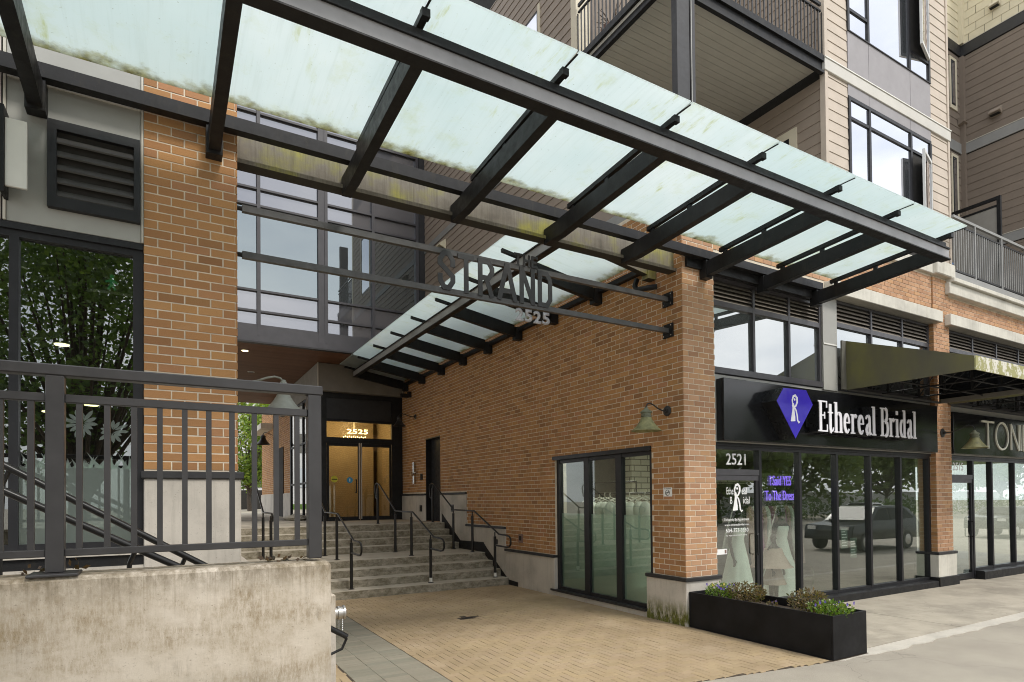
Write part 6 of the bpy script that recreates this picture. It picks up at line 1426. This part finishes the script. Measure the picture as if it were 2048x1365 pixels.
vent_hood('brown vent hood in the middle of the wing wall', (XW+0.004, 8.1, 13.55), '-x', 'siding_brown', 1.1)
vent_hood('small brown vent hood in the inner corner of the wing', (XW-0.12, YW+0.0, 13.65), '-y', 'siding_dark', 1.0)
tr = thing('terrace_railing', 'black terrace railing with thin balusters above the brick shops', 'railing', (19, Y0, 7.16))
ty = Y0-0.0
box('top_rail', 'trim_grey', tr, 15.85, 24, ty-0.03, ty+0.03, 8.46, 8.52); box('under_rail', 'charcoal_metal', tr, 15.85, 24, ty-0.015, ty+0.015, 8.30, 8.34); box('bottom_rail', 'charcoal_metal', tr, 15.85, 24, ty-0.015, ty+0.015, 7.22, 7.26)
for x in (16.9, 18.3, 19.7, 21.1): box('post', 'trim_grey', tr, x-0.025, x+0.025, ty-0.026, ty+0.026, 7.162, 8.46)
i = 0; x = 15.9
while x < 21.6: box('baluster', 'trim_grey', tr, x-0.011, x+0.011, ty-0.011, ty+0.011, 7.26, 8.30); x += 0.115
ps = thing('privacy_screen', 'black framed frosted screen standing on the terrace', 'screen', (18.65, 7.6, 7.16))
box('end_post', 'black_metal', ps, 18.62, 18.70, 6.97, 7.05, 7.165, 9.72); box('top_bar', 'black_metal', ps, 18.63, 18.69, 7.05, 8.95, 9.64, 9.72); box('mid_bar', 'black_metal', ps, 18.64, 18.68, 7.05, 8.95, 9.46, 9.51); box('pane', 'glass_screen', ps, 18.655, 18.663, 7.05, 8.95, 7.3, 9.46); box('bottom_bar', 'black_metal', ps, 18.64, 18.68, 7.05, 8.95, 7.2, 7.3)
bb = thing('blue_tub', 'blue plastic tub behind the terrace railing', 'tub', (16.2, 7.3, 7.16)); MB().lathe([(0.14, 0), (0.18, 0.02), (0.21, 0.5), (0.225, 0.5), (0.225, 0.53), (0.19, 0.53), (0.16, 0.05)], (16.75, 7.45, 7.165), 16).build('tub', 'blue_plastic', bb, True)

# ------------------------------------------------------------------ trees
def tree(name, label, base, h, trunk_h, crown, n, leafmat, seed, leaf=(0.10, 0.18), group=None, clumps=26):
    rnd = random.Random(seed); t = thing(name, label, 'tree', base, group); x, y, z = base
    tk = MB(); r0 = 0.018*h
    tk.tube([(x, y, z-0.05), (x+rnd.uniform(-.1, .1), y+rnd.uniform(-.1, .1), z+trunk_h*0.6), (x+rnd.uniform(-.15, .15), y+rnd.uniform(-.15, .15), z+trunk_h), (x, y, z+h*0.8)], [r0, r0*0.8, r0*0.7, r0*0.15], 8)
    rx, rz = crown; cz = z+h-rz; fo = MB(); per = n//clumps
    for k in range(clumps):
        while True:
            p = Vector((rnd.uniform(-1, 1), rnd.uniform(-1, 1), rnd.uniform(-1, 1)))
            if 0.25 < p.length < 1: break
        c = (x+p.x*rx*0.85, y+p.y*rx*0.85, cz+p.z*rz*0.85); s = rnd.uniform(0.20, 0.36)
        tk.tube([(x, y, z+trunk_h*rnd.uniform(0.8, 1.3)), ((x+c[0])/2, (y+c[1])/2, (z+trunk_h+c[2])/2), c], [r0*0.35, r0*0.22, r0*0.06], 5)
        leafy(fo, c, rx*s*1.25, rx*s*1.25, rz*s, per, leaf[0], leaf[1], rnd, 0.0)
    tk.build('trunk', 'trunk', t); fo.build('crown', leafmat, t, fix=False)
    return t
tree('street_tree', 'leafy street tree reflected in the left shop window', (-1.6, -3.6, -0.01), 10.5, 2.4, (4.0, 4.0), 26000, 'leaf_near', 31, (0.10, 0.17), None, 54)
tree('courtyard_tree', 'bright green tree beyond the landing behind the pillar', (5.0, 43.0, 1.36), 9.0, 1.2, (2.6, 4.0), 9000, 'leaf_bright', 32, (0.16, 0.28))
tree('courtyard_tree', 'second bright tree behind the lobby glazing', (8.2, 40.0, 1.36), 8.0, 1.6, (2.4, 3.4), 5000, 'leaf_bright', 33, (0.16, 0.28))
for k, (x, y, h, rx) in enumerate(((17, -17, 9, 4.4), (26, -20, 10, 5.0), (37, -18, 9.5, 5.2), (50, -21, 11, 6), (64, -20, 11, 6.5), (80, -22, 12, 7), (100, -24, 13, 8))):
    tree('roadside_tree', ['round tree across the road opposite the bridal shop', 'second tree across the road to the right', 'third tree across the road to the right', 'fourth tree across the road to the right', 'fifth tree across the road to the right', 'tall tree behind the others across the road', 'furthest tree across the road to the right'][k], (x, y, -0.01), h, 2.2, (rx, h*0.43), 5200, 'leaf_road', 40+k, (0.40, 0.75), 'trees across the road', 34)
hd = MB(); rnd = random.Random(77)
for k in range(60):
    x = 10+k*1.8; leafy(hd, (x, -17+rnd.uniform(-1, 1), 0.9), 1.5, 1.1, rnd.uniform(0.7, 1.2), 110, 0.2, 0.4, rnd, 0.2)
stuff(tag(hd.build('roadside_hedge', 'leaf_green', None, fix=False), 'continuous hedge along the far side of the road', 'hedge'))
fc = thing('roadside_fence', 'long grey timber fence behind the hedge across the road', 'fence', (50, -21, 0))
for k in range(38): MB().bbox(8+k*2.6, 8+k*2.6+2.5, -26.5, -26.4, 0.0, 2.4+0.05*math.sin(k), b=0.02).build('panel', 'far_wall', fc, fix=False)
bgd = thing('background_building', 'pale grey apartment block far beyond the courtyard', 'building', (4, 58, 1.36))
box('wall', 'far_wall', bgd, -12, 22, 56, 60, 1.36, 16)
for i in range(9):
    for j in range(4): box('window', 'glass_mezzanine', bgd, -10+i*3.4, -8.4+i*3.4, 55.95, 56.0, 3.2+j*3.1, 4.9+j*3.1)
stuff(tag(MB().box(-6, 4.0, 47, 51, 1.362, 1.75).build('courtyard_lawn', 'grass_green', None), 'strip of grass beyond the rear landing', 'grass'))
stuff(tag(MB().box(1, 9, 52, 52.3, 1.362, 2.9).build('courtyard_hedge', 'gap_dark', None), 'dark hedge line beyond the courtyard grass', 'hedge'))

# ------------------------------------------------------------------ parked cars (seen mirrored in the shop glass)
def car(label, x, y, paint, suv=True):
    t = thing('parked_car', label, 'car', (x, y, 0)); L_ = 4.6 if suv else 4.2; W_ = 1.85; H_ = 1.68 if suv else 1.48
    prof = [(0.0, 0.45), (0.02, 0.80), (0.10, 0.98), (0.95, 1.06), (1.20, 1.10), (1.85, H_-0.06), (2.5, H_), (3.7, H_-0.04), (4.05, H_-0.14), (4.46, 1.12), (4.55, 0.95), (4.58, 0.72), (4.55, 0.42)]
    s = L_/4.6
    b = MB(); n = len(prof); lay = [(-W_/2, 0.94), (-W_/2+0.04, 1.0), (W_/2-0.04, 1.0), (W_/2, 0.94)]
    for yo, _k in lay:
        for px, pz in prof:
            ins = max(0, (pz-1.05))*0.32; yy = yo-math.copysign(ins, yo); b.v.append((x+px*s, y+yy, pz-0.02+0.0))
    for i in range(3):
        for j in range(n): a, c = i*n+j, i*n+(j+1) % n; b.f.append((a, c, c+n, a+n))
    b.f.append(tuple(range(n))); b.f.append(tuple(range(3*n, 4*n))[::-1])
    bo = b.build('body', paint, t, False); bm = bmesh.new(); bm.from_mesh(bo.data)
    bmesh.ops.bevel(bm, geom=[e_ for e_ in bm.edges if e_.calc_face_angle(0) > 0.25], offset=0.07, segments=3, affect='EDGES', clamp_overlap=True, profile=0.6); bm.to_mesh(bo.data); bm.free()
    bo.data.polygons.foreach_set('use_smooth', [True]*len(bo.data.polygons))
    box('grille', 'rubber', t, x-0.012, x+0.03, y-0.45, y+0.45, 0.55, 0.78)
    for sd in (-1, 1):
        yy = y+sd*(W_/2-0.09)
        def q(px, pz): return (x+px*s, y+sd*(W_/2+0.004-max(0, pz-1.05)*0.32), pz)
        for nm, pts in (('side_glass', [(1.35, 1.12), (1.95, H_-0.16), (2.45, H_-0.12), (2.45, 1.12)]), ('side_glass', [(2.53, 1.12), (2.53, H_-0.12), (3.7, H_-0.15), (4.2, 1.16)])):
            vs = [q(*p) for p in pts]; vb = [(a, b_-sd*0.03, c) for a, b_, c in vs]; MB().add(vs+vb, [(0, 1, 2, 3), (7, 6, 5, 4), (0, 4, 5, 1), (1, 5, 6, 2), (2, 6, 7, 3), (3, 7, 4, 0)]).build(nm, 'glass_car', t)
        for px in (0.85, 3.65):
            wl = MB().lathe([(0.20, -0.11), (0.33, -0.11), (0.35, -0.06), (0.35, 0.06), (0.33, 0.11), (0.20, 0.11)], (x+px*s, y+sd*(W_/2-0.10), 0.35), 20, axis='y').build('wheel', 'rubber', t, True)
            MB().lathe([(0.05, 0.0), (0.205, 0.0), (0.205, 0.03*sd), (0.05, 0.05*sd)], (x+px*s, y+sd*(W_/2-0.02), 0.35), 16, axis='y').build('rim', 'steel_brushed', wl, True)
        box('headlight', 'white_panel', t, x+0.01*s, x+0.16*s, y+sd*0.62-0.16, y+sd*0.62+0.16, 0.80, 0.92); box('tail_light', 'terracotta', t, x+4.40*s, x+4.545*s, y+sd*0.66-0.14, y+sd*0.66+0.14, 0.80, 1.0)
    MB().add([(x+1.22*s, y-0.72, 1.125), (x+1.22*s, y+0.72, 1.125), (x+1.83*s, y+0.60, H_-0.065), (x+1.83*s, y-0.60, H_-0.065), (x+1.24*s, y-0.72, 1.095), (x+1.24*s, y+0.72, 1.095), (x+1.85*s, y+0.60, H_-0.095), (x+1.85*s, y-0.60, H_-0.095)], [(0, 1, 2, 3), (7, 6, 5, 4), (0, 4, 5, 1), (1, 5, 6, 2), (2, 6, 7, 3), (3, 7, 4, 0)]).build('windscreen', 'glass_car', t)
car('dark sport utility car parked at the curb mirrored in the shop glass', 21.0, 0.8, 'car_dark')
car('white hatchback on the far side of the road mirrored in the glass', 46, -13.5, 'car_white', False)
car('dark car parked further along the curb mirrored in the glass', 33, 0.9, 'car_dark', False)
